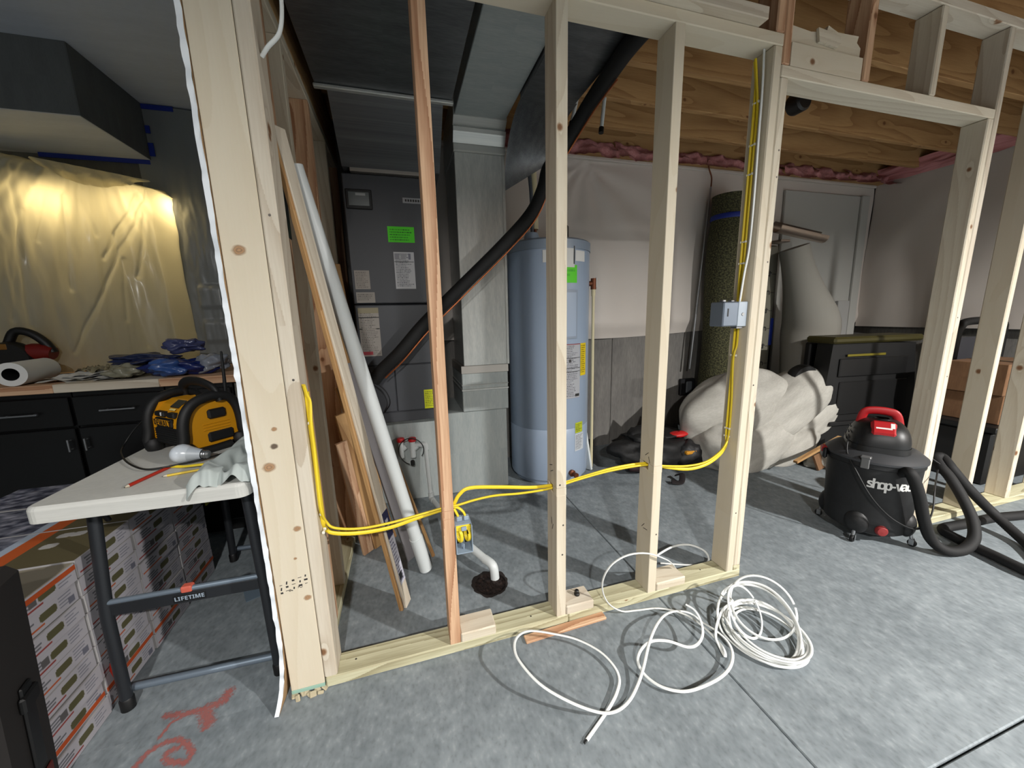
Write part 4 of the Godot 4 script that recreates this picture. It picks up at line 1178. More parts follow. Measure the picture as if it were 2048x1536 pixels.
func cables_on_wall():
	var t = thing("yellow_cable", "yellow electrical cable through the studs, lower run into the blue box", "cable", "yellow cables in the stud wall")
	var st = S()
	tube(st, spline([Vector3(0.044,1.002,-0.015),Vector3(0.046,0.973,-0.026),Vector3(0.052,0.947,-0.027),Vector3(0.050,0.883,-0.015),Vector3(0.048,0.805,-0.022),Vector3(0.048,0.714,-0.013),Vector3(0.048,0.619,-0.012),Vector3(0.051,0.560,-0.045),Vector3(0.074,0.533,-0.045),Vector3(0.146,0.517,-0.045),Vector3(0.239,0.519,-0.045),Vector3(0.336,0.531,-0.045),Vector3(0.412,0.541,-0.045),Vector3(0.463,0.543,-0.045),Vector3(0.525,0.552,-0.045),Vector3(0.597,0.556,-0.045),Vector3(0.689,0.549,-0.045),Vector3(0.786,0.548,-0.045),Vector3(0.846,0.555,-0.045),Vector3(0.928,0.568,-0.045),Vector3(1.055,0.582,-0.045),Vector3(1.212,0.584,-0.045),Vector3(1.307,0.566,-0.045),Vector3(1.418,0.551,-0.045),Vector3(1.502,0.558,-0.040),Vector3(1.564,0.586,-0.040),Vector3(1.594,0.623,-0.035),Vector3(1.619,0.666,-0.045),Vector3(1.619,0.814,-0.045),Vector3(1.609,0.982,-0.045),Vector3(1.621,1.042,-0.045),Vector3(1.621,1.112,-0.045),Vector3(1.621,1.181,-0.045),Vector3(1.621,1.259,-0.045),Vector3(1.621,1.335,-0.045),Vector3(1.621,1.410,-0.045),Vector3(1.621,1.590,-0.045),Vector3(1.621,1.762,-0.045),Vector3(1.621,1.895,-0.045),Vector3(1.606,1.989,-0.045),Vector3(1.593,2.053,-0.045)], 5), oval(0.0068, 0.0042), Vector3(0.2, 1.0, 0.1))
	part("sheath", st.commit(), M["yellow_cable"], t)
	for q in [[Vector3(0.0455, 0.888, -0.03), Vector3(0, 0, 0)], [Vector3(0.0455, 0.600, -0.03), Vector3(0, 0, 0)], [Vector3(0.0455, 0.538, -0.03), Vector3(0, 0, 0)], [Vector3(1.6175, 0.690, -0.052), Vector3(0, 0, 0)], [Vector3(1.6175, 0.655, -0.052), Vector3(0, 0, 0)], [Vector3(1.6175, 1.00, -0.052), Vector3(0, 0, 0)], [Vector3(1.6175, 1.36, -0.052), Vector3(0, 0, 0)], [Vector3(1.6175, 1.44, -0.052), Vector3(0, 0, 0)], [Vector3(1.6175, 1.68, -0.05), Vector3(0, 0, 0)], [Vector3(1.6175, 1.78, -0.05), Vector3(0, 0, 0)], [Vector3(1.6175, 1.92, -0.05), Vector3(0, 0, 0)]]:
		staple(t, q[0], q[1])
	for i in 5:
		part("print_mark", mbox(Vector3(1.6130, 1.115 + i * 0.018, -0.046), Vector3(1.6145, 1.126 + i * 0.018, -0.041), 0.0), col("ink", Color(0.16, 0.15, 0.15), 0.8), t)
	t = thing("yellow_cable", "yellow electrical cable through the studs, upper run beside its twin", "cable", "yellow cables in the stud wall")
	st = S()
	tube(st, spline([Vector3(0.045,0.979,-0.034),Vector3(0.045,0.943,-0.034),Vector3(0.045,0.868,-0.034),Vector3(0.045,0.791,-0.034),Vector3(0.045,0.697,-0.034),Vector3(0.045,0.579,-0.034),Vector3(0.042,0.532,-0.060),Vector3(0.066,0.508,-0.060),Vector3(0.143,0.493,-0.060),Vector3(0.237,0.494,-0.060),Vector3(0.336,0.514,-0.060),Vector3(0.413,0.528,-0.060),Vector3(0.449,0.538,-0.060),Vector3(0.472,0.572,-0.060),Vector3(0.511,0.592,-0.060),Vector3(0.619,0.578,-0.060),Vector3(0.733,0.558,-0.060),Vector3(0.802,0.553,-0.060),Vector3(0.863,0.553,-0.060),Vector3(0.956,0.567,-0.060),Vector3(1.086,0.583,-0.060),Vector3(1.230,0.582,-0.060),Vector3(1.316,0.557,-0.055),Vector3(1.424,0.534,-0.050),Vector3(1.513,0.540,-0.050),Vector3(1.580,0.571,-0.050),Vector3(1.610,0.618,-0.045),Vector3(1.621,0.669,-0.058),Vector3(1.621,0.813,-0.058),Vector3(1.621,0.981,-0.058),Vector3(1.621,1.031,-0.058),Vector3(1.621,1.101,-0.058),Vector3(1.621,1.181,-0.058),Vector3(1.621,1.259,-0.058),Vector3(1.621,1.335,-0.058),Vector3(1.621,1.410,-0.058),Vector3(1.621,1.591,-0.058),Vector3(1.621,1.763,-0.058),Vector3(1.621,1.896,-0.058),Vector3(1.619,1.990,-0.058),Vector3(1.606,2.054,-0.058)], 5), oval(0.0068, 0.0042), Vector3(0.2, 1.0, 0.1))
	part("sheath", st.commit(), M["yellow_cable"], t)
	# white cable down to the grey box
	t = thing("white_feed_cable", "white cable running down the last stud into the grey box", "cable")
	st = S()
	tube(st, spline([Vector3(1.612, 2.076, -0.03), Vector3(1.614, 1.95, -0.025), Vector3(1.613, 1.80, -0.022), Vector3(1.615, 1.60, -0.020), Vector3(1.616, 1.42, -0.022), Vector3(1.606, 1.32, -0.025), Vector3(1.600, 1.20, -0.030)], 5), oval(0.0055, 0.0035))
	part("sheath", st.commit(), M["white_cable"], t)
	t = thing("white_loop_cable", "white cable dropping in a curve beside the tall corner stud", "cable")
	st = S()
	tube(st, spline([Vector3(0.070, 2.10, -0.03), Vector3(0.100, 2.00, -0.012), Vector3(0.103, 1.93, -0.01), Vector3(0.090, 1.875, -0.015), Vector3(0.060, 1.845, -0.022), Vector3(0.040, 1.828, -0.035)], 6), oval(0.0055, 0.0035))
	part("sheath", st.commit(), M["white_cable"], t)
	# plastic device box on the reddish stud
	var b = thing("device_box", "pale blue plastic outlet box with coiled wires on reddish stud", "electrical box")
	var x0 := 0.4455
	var x1 := 0.503
	var y0 := 0.388
	var y1 := 0.488
	st = S()
	bx(st, Vector3(x0, y0, -0.07), Vector3(x0 + 0.003, y1, 0.004), 0.001)
	bx(st, Vector3(x1 - 0.003, y0, -0.07), Vector3(x1, y1, 0.004), 0.001)
	bx(st, Vector3(x0 + 0.003, y0, -0.07), Vector3(x1 - 0.003, y0 + 0.003, 0.004), 0.0)
	bx(st, Vector3(x0 + 0.003, y1 - 0.003, -0.07), Vector3(x1 - 0.003, y1, -0.012), 0.0)
	part("shell", st.commit(), M["box_blue"], b)
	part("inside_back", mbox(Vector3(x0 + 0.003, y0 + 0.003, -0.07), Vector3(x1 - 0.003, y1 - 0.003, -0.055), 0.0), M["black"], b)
	st = S()
	pipe(st, Vector3(0.474, y0 + 0.004, -0.03), Vector3(0.474, y0 + 0.03, -0.045), 0.007, 12)
	box(st, Vector3(0.474, y0 + 0.014, -0.03), Vector3(0.004, 0.02, 0.03), 0.001)
	part("screw_post", st.commit(), M["box_blue"], b)
	part("top_tab", mbox(Vector3(0.466, y1 - 0.018, -0.006), Vector3(0.484, y1 - 0.004, 0.003), 0.002), M["box_blue"], b)
	part("clamp", mbox(Vector3(0.455, y1, -0.05), Vector3(0.475, y1 + 0.016, -0.03), 0.003), M["box_blue"], b)
	part("clamp", mbox(Vector3(0.480, y1, -0.05), Vector3(0.498, y1 + 0.016, -0.03), 0.003), M["box_blue"], b)
	for q in [[0.459, 0.0], [0.486, 1.2]]:
		st = S()
		var loop := []
		for k in 26:
			var a: float = TAU * k / 13.0 + q[1]
			loop.append(Vector3(q[0] + 0.0035 * (k / 13.0) + 0.006 * sin(a), y0 + 0.056 + 0.024 * cos(a), -0.022 + 0.018 * sin(a)))
		tube(st, spline(loop, 2), oval(0.0045, 0.003, 8))
		part("coiled_wire", st.commit(), M["yellow_cable"], b)
	st = S()
	tube(st, spline([Vector3(0.450, 0.532, -0.045), Vector3(0.456, 0.52, -0.043), Vector3(0.463, 0.50, -0.042), Vector3(0.462, 0.48, -0.04)], 5), oval(0.006, 0.004))
	part("entering_cable", st.commit(), M["yellow_cable"], b)
	st = S()
	tube(st, spline([Vector3(0.450, 0.536, -0.05), Vector3(0.466, 0.532, -0.045), Vector3(0.482, 0.515, -0.042), Vector3(0.490, 0.49, -0.04)], 5), oval(0.006, 0.004))
	part("entering_cable", st.commit(), M["yellow_cable"], b)
	part("wire_sleeve", mbox(Vector3(0.447, y1 - 0.024, -0.02), Vector3(0.50, y1 - 0.004, -0.008), 0.004), M["yellow_cable"], b)
	# metal box on the last stud
	var g = thing("switch_box", "grey metal switch box on the side of the last stud", "electrical box")
	part("body", mbox(Vector3(1.578, 1.118, -0.075), Vector3(1.6245, 1.214, -0.012), 0.002), col("box_zinc", Color(0.62, 0.66, 0.70), 0.4, 0.4), g)
	part("cover", mbox(Vector3(1.506, 1.120, -0.078), Vector3(1.577, 1.213, -0.010), 0.004), M["metal_grey"], g)
	part("slot", mbox(Vector3(1.524, 1.158, -0.0105), Vector3(1.530, 1.188, -0.0092), 0.0), M["black"], g)
	part("screw_lug", mbox(Vector3(1.52, 1.2135, -0.05), Vector3(1.535, 1.222, -0.03), 0.002), M["steel"], g)
	part("screw_lug", mbox(Vector3(1.555, 1.2135, -0.045), Vector3(1.57, 1.220, -0.025), 0.002), M["steel"], g)
	st = S()
	lathe(st, [Vector2(0, 0.001), Vector2(0.006, 0.001), Vector2(0.007, -0.001)], 12, aim(Vector3(1.602, 1.165, -0.0112), Vector3(0, 0, 1), Vector3.UP))
	part("knockout", st.commit(), M["steel"], g)
	part("bottom_tab", mbox(Vector3(1.585, 1.110, -0.05), Vector3(1.615, 1.1178, -0.02), 0.001), M["steel"], g)

func floor_cable():
	var t = thing("white_cable", "loose white electrical cable looping over the floor into a coil", "cable")
	var pr := oval(0.0048, 0.0025, 10)
	var st = S()
	tube(st, spline([Vector3(0.737,0.006,0.392),Vector3(0.774,0.006,0.372),Vector3(0.814,0.008,0.351),Vector3(0.850,0.014,0.332),Vector3(0.885,0.016,0.307),Vector3(0.916,0.016,0.272),Vector3(0.922,0.020,0.230),Vector3(0.902,0.024,0.169),Vector3(0.847,0.030,0.108),Vector3(0.771,0.045,0.074),Vector3(0.690,0.060,0.050),Vector3(0.639,0.075,0.070),Vector3(0.611,0.080,0.109),Vector3(0.609,0.080,0.166),Vector3(0.648,0.070,0.251),Vector3(0.718,0.050,0.312),Vector3(0.796,0.025,0.348),Vector3(0.849,0.018,0.357),Vector3(0.905,0.015,0.341),Vector3(0.958,0.020,0.309),Vector3(1.003,0.035,0.275),Vector3(1.064,0.060,0.221),Vector3(1.128,0.070,0.175),Vector3(1.197,0.060,0.136),Vector3(1.259,0.050,0.126),Vector3(1.307,0.040,0.142),Vector3(1.329,0.030,0.185),Vector3(1.347,0.030,0.235),Vector3(1.347,0.030,0.280),Vector3(1.323,0.030,0.321),Vector3(1.274,0.030,0.356),Vector3(1.206,0.030,0.376),Vector3(1.115,0.025,0.378),Vector3(1.063,0.020,0.362),Vector3(1.022,0.016,0.326),Vector3(1.002,0.016,0.278),Vector3(1.004,0.030,0.243),Vector3(1.032,0.050,0.225),Vector3(1.077,0.060,0.219),Vector3(1.130,0.060,0.236),Vector3(1.183,0.050,0.267),Vector3(1.225,0.050,0.268),Vector3(1.265,0.060,0.247),Vector3(1.292,0.070,0.207),Vector3(1.298,0.080,0.170),Vector3(1.283,0.085,0.141)], 5), pr, Vector3(0.3, 1.0, 0.25))
	part("loose_loops", st.commit(), M["white_cable"], t)
	st = S()
	tube(st, spline([Vector3(1.388,0.085,-0.048),Vector3(1.353,0.127,-0.020),Vector3(1.281,0.195,0.020),Vector3(1.195,0.240,0.020),Vector3(1.108,0.253,0.020),Vector3(1.038,0.231,0.020),Vector3(1.001,0.183,0.020),Vector3(0.996,0.126,0.020),Vector3(1.017,0.070,0.030),Vector3(1.076,0.020,0.032),Vector3(1.138,0.012,0.039),Vector3(1.230,0.010,0.055),Vector3(1.292,0.016,0.105),Vector3(1.318,0.022,0.169),Vector3(1.333,0.012,0.238),Vector3(1.328,0.008,0.283),Vector3(1.311,0.006,0.302),Vector3(1.324,0.012,0.261),Vector3(1.333,0.020,0.240),Vector3(1.350,0.050,0.224),Vector3(1.386,0.090,0.210),Vector3(1.442,0.110,0.200),Vector3(1.455,0.079,0.138),Vector3(1.512,0.108,0.134),Vector3(1.565,0.125,0.159),Vector3(1.600,0.128,0.203),Vector3(1.613,0.114,0.255),Vector3(1.607,0.088,0.309),Vector3(1.580,0.054,0.357),Vector3(1.532,0.018,0.388),Vector3(1.473,0.009,0.391),Vector3(1.421,0.009,0.364),Vector3(1.388,0.009,0.316),Vector3(1.378,0.009,0.261),Vector3(1.388,0.010,0.206),Vector3(1.419,0.043,0.159),Vector3(1.470,0.068,0.129),Vector3(1.529,0.092,0.127),Vector3(1.580,0.106,0.155),Vector3(1.611,0.108,0.201),Vector3(1.620,0.097,0.254),Vector3(1.610,0.076,0.305),Vector3(1.581,0.048,0.350),Vector3(1.535,0.019,0.378),Vector3(1.481,0.009,0.381),Vector3(1.435,0.009,0.357),Vector3(1.408,0.009,0.317),Vector3(1.400,0.009,0.272),Vector3(1.408,0.010,0.228),Vector3(1.433,0.038,0.190),Vector3(1.474,0.051,0.167),Vector3(1.524,0.061,0.167),Vector3(1.567,0.068,0.192),Vector3(1.594,0.068,0.233),Vector3(1.603,0.063,0.279),Vector3(1.596,0.053,0.326),Vector3(1.573,0.040,0.368),Vector3(1.532,0.026,0.397),Vector3(1.482,0.015,0.402),Vector3(1.437,0.009,0.381),Vector3(1.408,0.009,0.341),Vector3(1.397,0.011,0.295),Vector3(1.404,0.020,0.246),Vector3(1.430,0.045,0.201),Vector3(1.476,0.044,0.170),Vector3(1.533,0.044,0.165),Vector3(1.584,0.043,0.188),Vector3(1.618,0.043,0.231),Vector3(1.631,0.042,0.282),Vector3(1.624,0.042,0.334),Vector3(1.596,0.041,0.382),Vector3(1.548,0.040,0.412),Vector3(1.489,0.040,0.414),Vector3(1.437,0.039,0.386),Vector3(1.404,0.039,0.338),Vector3(1.394,0.038,0.282),Vector3(1.404,0.038,0.227),Vector3(1.435,0.037,0.179),Vector3(1.486,0.037,0.149),Vector3(1.545,0.036,0.148),Vector3(1.596,0.036,0.176),Vector3(1.628,0.035,0.222),Vector3(1.637,0.035,0.274),Vector3(1.628,0.034,0.326),Vector3(1.600,0.034,0.370),Vector3(1.554,0.033,0.398),Vector3(1.500,0.032,0.400),Vector3(1.455,0.032,0.375),Vector3(1.427,0.031,0.335),Vector3(1.419,0.031,0.290),Vector3(1.426,0.030,0.246),Vector3(1.451,0.030,0.206),Vector3(1.492,0.029,0.182),Vector3(1.541,0.029,0.181),Vector3(1.583,0.028,0.205),Vector3(1.609,0.028,0.245),Vector3(1.618,0.027,0.289),Vector3(1.611,0.027,0.334),Vector3(1.586,0.026,0.376),Vector3(1.544,0.025,0.403),Vector3(1.492,0.025,0.406),Vector3(1.445,0.024,0.382),Vector3(1.415,0.024,0.342),Vector3(1.402,0.023,0.294),Vector3(1.407,0.023,0.243),Vector3(1.432,0.022,0.197),Vector3(1.477,0.022,0.165),Vector3(1.532,0.021,0.160),Vector3(1.582,0.021,0.183),Vector3(1.615,0.020,0.226),Vector3(1.628,0.020,0.277),Vector3(1.620,0.019,0.330),Vector3(1.591,0.019,0.378),Vector3(1.542,0.018,0.409),Vector3(1.482,0.017,0.410),Vector3(1.429,0.017,0.383),Vector3(1.396,0.016,0.336),Vector3(1.385,0.016,0.281),Vector3(1.395,0.015,0.227),Vector3(1.426,0.015,0.179),Vector3(1.477,0.014,0.150),Vector3(1.536,0.014,0.150),Vector3(1.587,0.013,0.179),Vector3(1.619,0.013,0.226),Vector3(1.630,0.012,0.278),Vector3(1.621,0.012,0.330),Vector3(1.594,0.011,0.375),Vector3(1.548,0.010,0.403),Vector3(1.496,0.010,0.405),Vector3(1.452,0.009,0.380),Vector3(1.425,0.009,0.339),Vector3(1.417,0.009,0.294),Vector3(1.425,0.010,0.249)], 4), pr, Vector3(0.3, 1.0, 0.25))
	part("coil", st.commit(), M["white_cable"], t)
	st = S()
	tube(st, spline([Vector3(1.415,0.012,-0.172),Vector3(1.465,0.008,-0.156),Vector3(1.512,0.008,-0.134),Vector3(1.560,0.010,-0.113),Vector3(1.596,0.014,-0.098),Vector3(1.632,0.030,-0.105),Vector3(1.636,0.050,-0.144),Vector3(1.590,0.060,-0.190),Vector3(1.506,0.060,-0.201),Vector3(1.410,0.050,-0.183),Vector3(1.385,0.030,-0.187)], 6), pr, Vector3(0.3, 1.0, 0.25))
	part("end_loop", st.commit(), M["white_cable"], t)
	# standing loops at the coil
	for q in [[Vector3(1.478, 0.075, 0.225), 0.085, Vector3(52, 20, 0)], [Vector3(1.548, 0.085, 0.235), 0.105, Vector3(40, -25, 12)]]:
		var ring := []
		for k in 20:
			var a := TAU * k / 20.0
			ring.append(at(q[0], q[2]) * Vector3(cos(a) * q[1], 0, sin(a) * q[1]))
		st = S()
		tube(st, spline(ring, 3, true), pr, Vector3(0.3, 1, 0.2), false, false)
		part("coil_turn", st.commit(), M["white_cable"], t)
	var W1: Array = [Vector3(0.737,0.006,0.392),Vector3(0.774,0.006,0.372),Vector3(0.814,0.008,0.351),Vector3(0.850,0.014,0.332),Vector3(0.885,0.016,0.307),Vector3(0.916,0.016,0.272),Vector3(0.922,0.020,0.230),Vector3(0.902,0.024,0.169),Vector3(0.847,0.030,0.108),Vector3(0.771,0.045,0.074),Vector3(0.690,0.060,0.050),Vector3(0.639,0.075,0.070),Vector3(0.611,0.080,0.109),Vector3(0.609,0.080,0.166),Vector3(0.648,0.070,0.251),Vector3(0.718,0.050,0.312),Vector3(0.796,0.025,0.348),Vector3(0.849,0.018,0.357),Vector3(0.905,0.015,0.341),Vector3(0.958,0.020,0.309),Vector3(1.003,0.035,0.275),Vector3(1.064,0.060,0.221),Vector3(1.128,0.070,0.175),Vector3(1.197,0.060,0.136),Vector3(1.259,0.050,0.126),Vector3(1.307,0.040,0.142),Vector3(1.329,0.030,0.185),Vector3(1.347,0.030,0.235),Vector3(1.347,0.030,0.280),Vector3(1.323,0.030,0.321),Vector3(1.274,0.030,0.356),Vector3(1.206,0.030,0.376),Vector3(1.115,0.025,0.378),Vector3(1.063,0.020,0.362),Vector3(1.022,0.016,0.326),Vector3(1.002,0.016,0.278),Vector3(1.004,0.030,0.243),Vector3(1.032,0.050,0.225),Vector3(1.077,0.060,0.219),Vector3(1.130,0.060,0.236),Vector3(1.183,0.050,0.267),Vector3(1.225,0.050,0.268),Vector3(1.265,0.060,0.247),Vector3(1.292,0.070,0.207),Vector3(1.298,0.080,0.170),Vector3(1.283,0.085,0.141)]
	st = S()
	pipe(st, W1[0], W1[0] + (W1[0] - W1[1]).normalized() * 0.012, 0.0026, 8)
	part("bare_end", st.commit(), M["black"], t)
	var W3: Array = [Vector3(1.415,0.012,-0.172),Vector3(1.465,0.008,-0.156),Vector3(1.512,0.008,-0.134),Vector3(1.560,0.010,-0.113),Vector3(1.596,0.014,-0.098),Vector3(1.632,0.030,-0.105),Vector3(1.636,0.050,-0.144),Vector3(1.590,0.060,-0.190),Vector3(1.506,0.060,-0.201),Vector3(1.410,0.050,-0.183),Vector3(1.385,0.030,-0.187)]
	st = S()
	pipe(st, W3[0], W3[0] + (W3[0] - W3[1]).normalized() * 0.012, 0.0026, 8)
	part("bare_end", st.commit(), M["black"], t)

# ---------------------------------------------------------------- left room
func left_room():
	folding_table()
	table_things()
	flooring_boxes()
	bar_counter()
	plastic_drapes()
	# dark padded case standing at the frame edge
	var c = thing("equipment_case", "dark upright padded case standing by boxes at lower left", "case", "", Vector3(-0.712, 0.004, 0.14), 0.25)
	c.rotation.z = deg_to_rad(-3.0)
	part("side_panel", mbox(Vector3(-0.09, 0.0, -0.07), Vector3(0.06, 0.625, 0.10), 0.012), col("case_beige", Color(0.42, 0.40, 0.34), 0.9), c)
	part("padded_edge", mbox(Vector3(0.045, 0.0, -0.075), Vector3(0.10, 0.632, 0.105), 0.018), col("case_dark", Color(0.075, 0.058, 0.052), 0.8), c)
	part("strap", mbox(Vector3(0.101, 0.12, -0.01), Vector3(0.108, 0.36, 0.03), 0.003), M["black"], c)
	part("buckle", mbox(Vector3(0.102, 0.30, -0.02), Vector3(0.114, 0.34, 0.04), 0.004), M["black"], c)
	part("red_trim", mbox(Vector3(0.101, 0.0, -0.03), Vector3(0.106, 0.10, 0.05), 0.002), col("dull_red", Color(0.30, 0.06, 0.04), 0.7), c)

func folding_table():
	var t = thing("folding_table", "white plastic folding table with dark grey steel legs", "table", "", Vector3(-0.617, 0, -0.005), deg_to_rad(-1.0))
	# top: rounded slab, eased edge
	var L := 1.0
	var W := 0.492
	var rr := 0.03
	var out := []
	for q in [[Vector2(W - rr, -rr), -90.0], [Vector2(W - rr, -L + rr), 0.0], [Vector2(rr, -L + rr), 90.0], [Vector2(rr, -rr), 180.0]]:
		pass
	var corners := [[Vector2(W - rr, -rr), 0.0], [Vector2(rr, -rr), 90.0], [Vector2(rr, -L + rr), 180.0], [Vector2(W - rr, -L + rr), 270.0]]
	for q in corners:
		for k in 7:
			var a := deg_to_rad(q[1] + 15.0 * k)
			out.append([q[0], Vector2(cos(a), sin(a))])
	var st = S()
	var layers := [[0.0, 0.697], [0.0, 0.730], [0.003, 0.737], [0.009, 0.740]]
	for i in layers.size() - 1:
		for k in out.size():
			var k2 := (k + 1) % out.size()
			var q := []
			for e in [[i, k], [i, k2], [i + 1, k2], [i + 1, k]]:
				var l: Array = layers[e[0]]
				var o: Array = out[e[1]]
				var p: Vector2 = o[0] + o[1] * (rr - l[0])
				q.append(Vector3(p.x, l[1], p.y))
			var m: Vector2 = (out[k][1] + out[k2][1]).normalized()
			poly(st, q, Vector3(m.x, [0.0, 0.4, 0.9][i], m.y).normalized(), [Vector2(0, 0), Vector2(0.1, 0), Vector2(0.1, 0.1), Vector2(0, 0.1)])
	var cap := []
	for o in out:
		var p: Vector2 = o[0] + o[1] * (rr - 0.009)
		cap.append(Vector3(p.x, 0.740, p.y))
	poly(st, cap, Vector3.UP, cap.map(func(p): return Vector2(p.x, p.z)))
	var bot := []
	for o in out:
		var p: Vector2 = o[0] + o[1] * rr
		bot.append(Vector3(p.x, 0.697, p.y))
	poly(st, bot, Vector3.DOWN, bot.map(func(p): return Vector2(p.x, p.z)))
	part("table_top", st.commit(), M["table_plastic"], t)
	for z in [-0.115, -0.86]:
		for x in [0.030, 0.452]:
			st = S()
			var foot := Vector3(x, 0.006, z)
			tube(st, [Vector3(x + (0.022 if x < 0.2 else -0.022), 0.70, z - 0.02), Vector3(x + 0.004 * (1 if x < 0.2 else -1), 0.33, z), foot], circ(0.0155, 16))
			part("leg", st.commit(), M["leg_grey"], t)
			st = S()
			lathe(st, [Vector2(0, 0), Vector2(0.018, 0), Vector2(0.0185, 0.035), Vector2(0.016, 0.04)], 16, at(Vector3(x, 0.0005, z)))
			part("foot_cap", st.commit(), M["black"], t)
		part("cross_bar", mbox(Vector3(0.045, 0.330, z - 0.006), Vector3(0.440, 0.368, z + 0.006), 0.002, 0), M["leg_grey"], t)
		st = S()
		pipe(st, Vector3(0.035, 0.375, z + 0.001), Vector3(0.447, 0.375, z + 0.001), 0.008, 12)
		part("cross_rail", st.commit(), M["bar_grey"], t)
		st = S()
		pipe(st, Vector3(0.032, 0.045, z - 0.03), Vector3(0.450, 0.040, z - 0.03), 0.0115, 14)
		part("foot_rail", st.commit(), M["bar_grey"], t)
	st = S()
	pipe(st, Vector3(0.045, 0.68, -0.145), Vector3(0.040, 0.60, -0.19), 0.007, 8)
	part("brace", st.commit(), M["black"], t)
	var pl = part("name_plate", mbox(Vector3(0.205, 0.336, -0.1088), Vector3(0.290, 0.361, -0.1068), 0.002), col("plate_dark", Color(0.06, 0.065, 0.07), 0.4), t)
	text("LIFETIME", 0.013, col("plate_text", Color(0.55, 0.60, 0.65), 0.5), pl, at(Vector3(0.2475, 0.3485, -0.1066)), "lettering", 0.0008, 700)
	part("orange_clip", mbox(Vector3(0.228, 0.366, -0.128), Vector3(0.258, 0.387, -0.103), 0.004), col("coral", Color(0.72, 0.33, 0.26), 0.6), t)

func table_things():
	radio()
	# LED bulb lying on the table
	var st = S()
	var xf := aim(Vector3(-0.378, 0.7722, -0.232), Vector3(0.93, -0.10, 0.1), Vector3.UP)
	var b = thing("light_bulb", "white LED bulb lying on the table beside the radio", "light bulb")
	lathe(st, [Vector2(0.0, -0.032), Vector2(0.012, -0.030), Vector2(0.022, -0.023), Vector2(0.029, -0.011), Vector2(0.031, 0.0), Vector2(0.029, 0.012), Vector2(0.0245, 0.022)], 28, xf)
	part("globe", st.commit(), col("bulb_white", Color(0.80, 0.83, 0.86), 0.25), b)
	st = S()
	lathe(st, [Vector2(0.0245, 0.022), Vector2(0.021, 0.034), Vector2(0.017, 0.048), Vector2(0.015, 0.056)], 28, xf)
	part("heat_sink", st.commit(), col("bulb_body", Color(0.70, 0.73, 0.76), 0.4), b)
	st = S()
	lathe(st, [Vector2(0.0125, 0.055), Vector2(0.0135, 0.058), Vector2(0.0122, 0.061), Vector2(0.0135, 0.064), Vector2(0.0122, 0.067), Vector2(0.0135, 0.070), Vector2(0.010, 0.076), Vector2(0, 0.079)], 20, xf)
	part("screw_base", st.commit(), M["steel"], b)
	# pencils
	pencil("red carpenter pencil lying on the table edge", Vector3(-0.436, 0.7445, -0.060), Vector3(-0.398, 0.7445, -0.205), 0.0048, Color(0.62, 0.13, 0.06))
	pencil("yellow pencil with dark tip lying beside the red one", Vector3(-0.380, 0.7440, -0.118), Vector3(-0.262, 0.7440, -0.150), 0.0038, Color(0.82, 0.70, 0.22))
	# yellow cable offcut
	st = S()
	tube(st, spline([Vector3(-0.398, 0.7455, -0.200), Vector3(-0.36, 0.7455, -0.185), Vector3(-0.33, 0.7500, -0.170), Vector3(-0.29, 0.7510, -0.165), Vector3(-0.25, 0.7465, -0.160)], 5), oval(0.006, 0.004))
	one("cable_offcut", st.commit(), M["yellow_cable"], "short pale yellow cable offcut crossing the pencils", "cable")
	# rag bunched against the wall end
	var n := fnoise(61, 2.6, 2)
	st = S()
	grid(st, 44, 44, func(u, v):
		var x: float = lerp(-0.285, -0.118, u) + n.get_noise_2d(v * 1.1, 3.0) * 0.03 * (1.0 - u)
		var z: float = lerp(-0.36, 0.004, v) + n.get_noise_2d(u * 1.2, 8.0) * 0.02
		var e: float = smoothstep(0.0, 0.22, u) * smoothstep(0.0, 0.2, v)
		var y: float = 0.742 + e * (0.020 + 0.030 * (0.5 + 0.5 * sin(u * 9.0 + v * 7.0)) + n.get_noise_2d(u * 0.9, v * 0.9) * 0.022)
		y += 0.03 * exp(-pow((u - 0.35) / 0.12, 2.0) - pow((v - 0.25) / 0.14, 2.0))
		if v > 0.93:
			y -= (v - 0.93) * 0.45
		return Vector3(x, max(y, 0.7415 if v < 0.95 else 0.70), z), true)
	one("rag", st.commit(), col("rag_white", Color(0.66, 0.69, 0.68), 0.95), "crumpled white rag at the right end of the table", "cloth")
	st = S()
	tube(st, spline([Vector3(-0.251,0.750,-0.510),Vector3(-0.254,0.750,-0.366),Vector3(-0.279,0.750,-0.270),Vector3(-0.318,0.750,-0.227),Vector3(-0.361,0.750,-0.203),Vector3(-0.415,0.750,-0.181),Vector3(-0.463,0.750,-0.190),Vector3(-0.546,0.750,-0.273),Vector3(-0.621,0.750,-0.378),Vector3(-0.671,0.750,-0.474),Vector3(-0.645,0.801,-0.500),Vector3(-0.587,0.860,-0.500),Vector3(-0.550,0.906,-0.500),Vector3(-0.526,0.941,-0.500)], 6), circ(0.0028, 8))
	one("radio_cord", st.commit(), M["black"], "thin black power cord curling over the table from the radio", "cord")
	# orange handled tool standing by the left leg
	var o = thing("screwdriver", "orange handled tool standing beside the left table leg", "tool")
	st = S()
	lathe(st, [Vector2(0, 0), Vector2(0.010, 0.0), Vector2(0.013, 0.02), Vector2(0.011, 0.05), Vector2(0.014, 0.08), Vector2(0.009, 0.10), Vector2(0.0, 0.102)], 14, at(Vector3(-0.612, 0.045, -0.155), Vector3(0, 0, 4)))
	part("handle", st.commit(), col("tool_orange", Color(0.55, 0.10, 0.03), 0.4), o)
	st = S()
	pipe(st, Vector3(-0.612, 0.0, -0.155), Vector3(-0.612, 0.046, -0.155), 0.004, 8)
	pipe(st, Vector3(-0.618, 0.145, -0.155), Vector3(-0.626, 0.22, -0.16), 0.0045, 8)
	part("shaft", st.commit(), M["steel"], o)

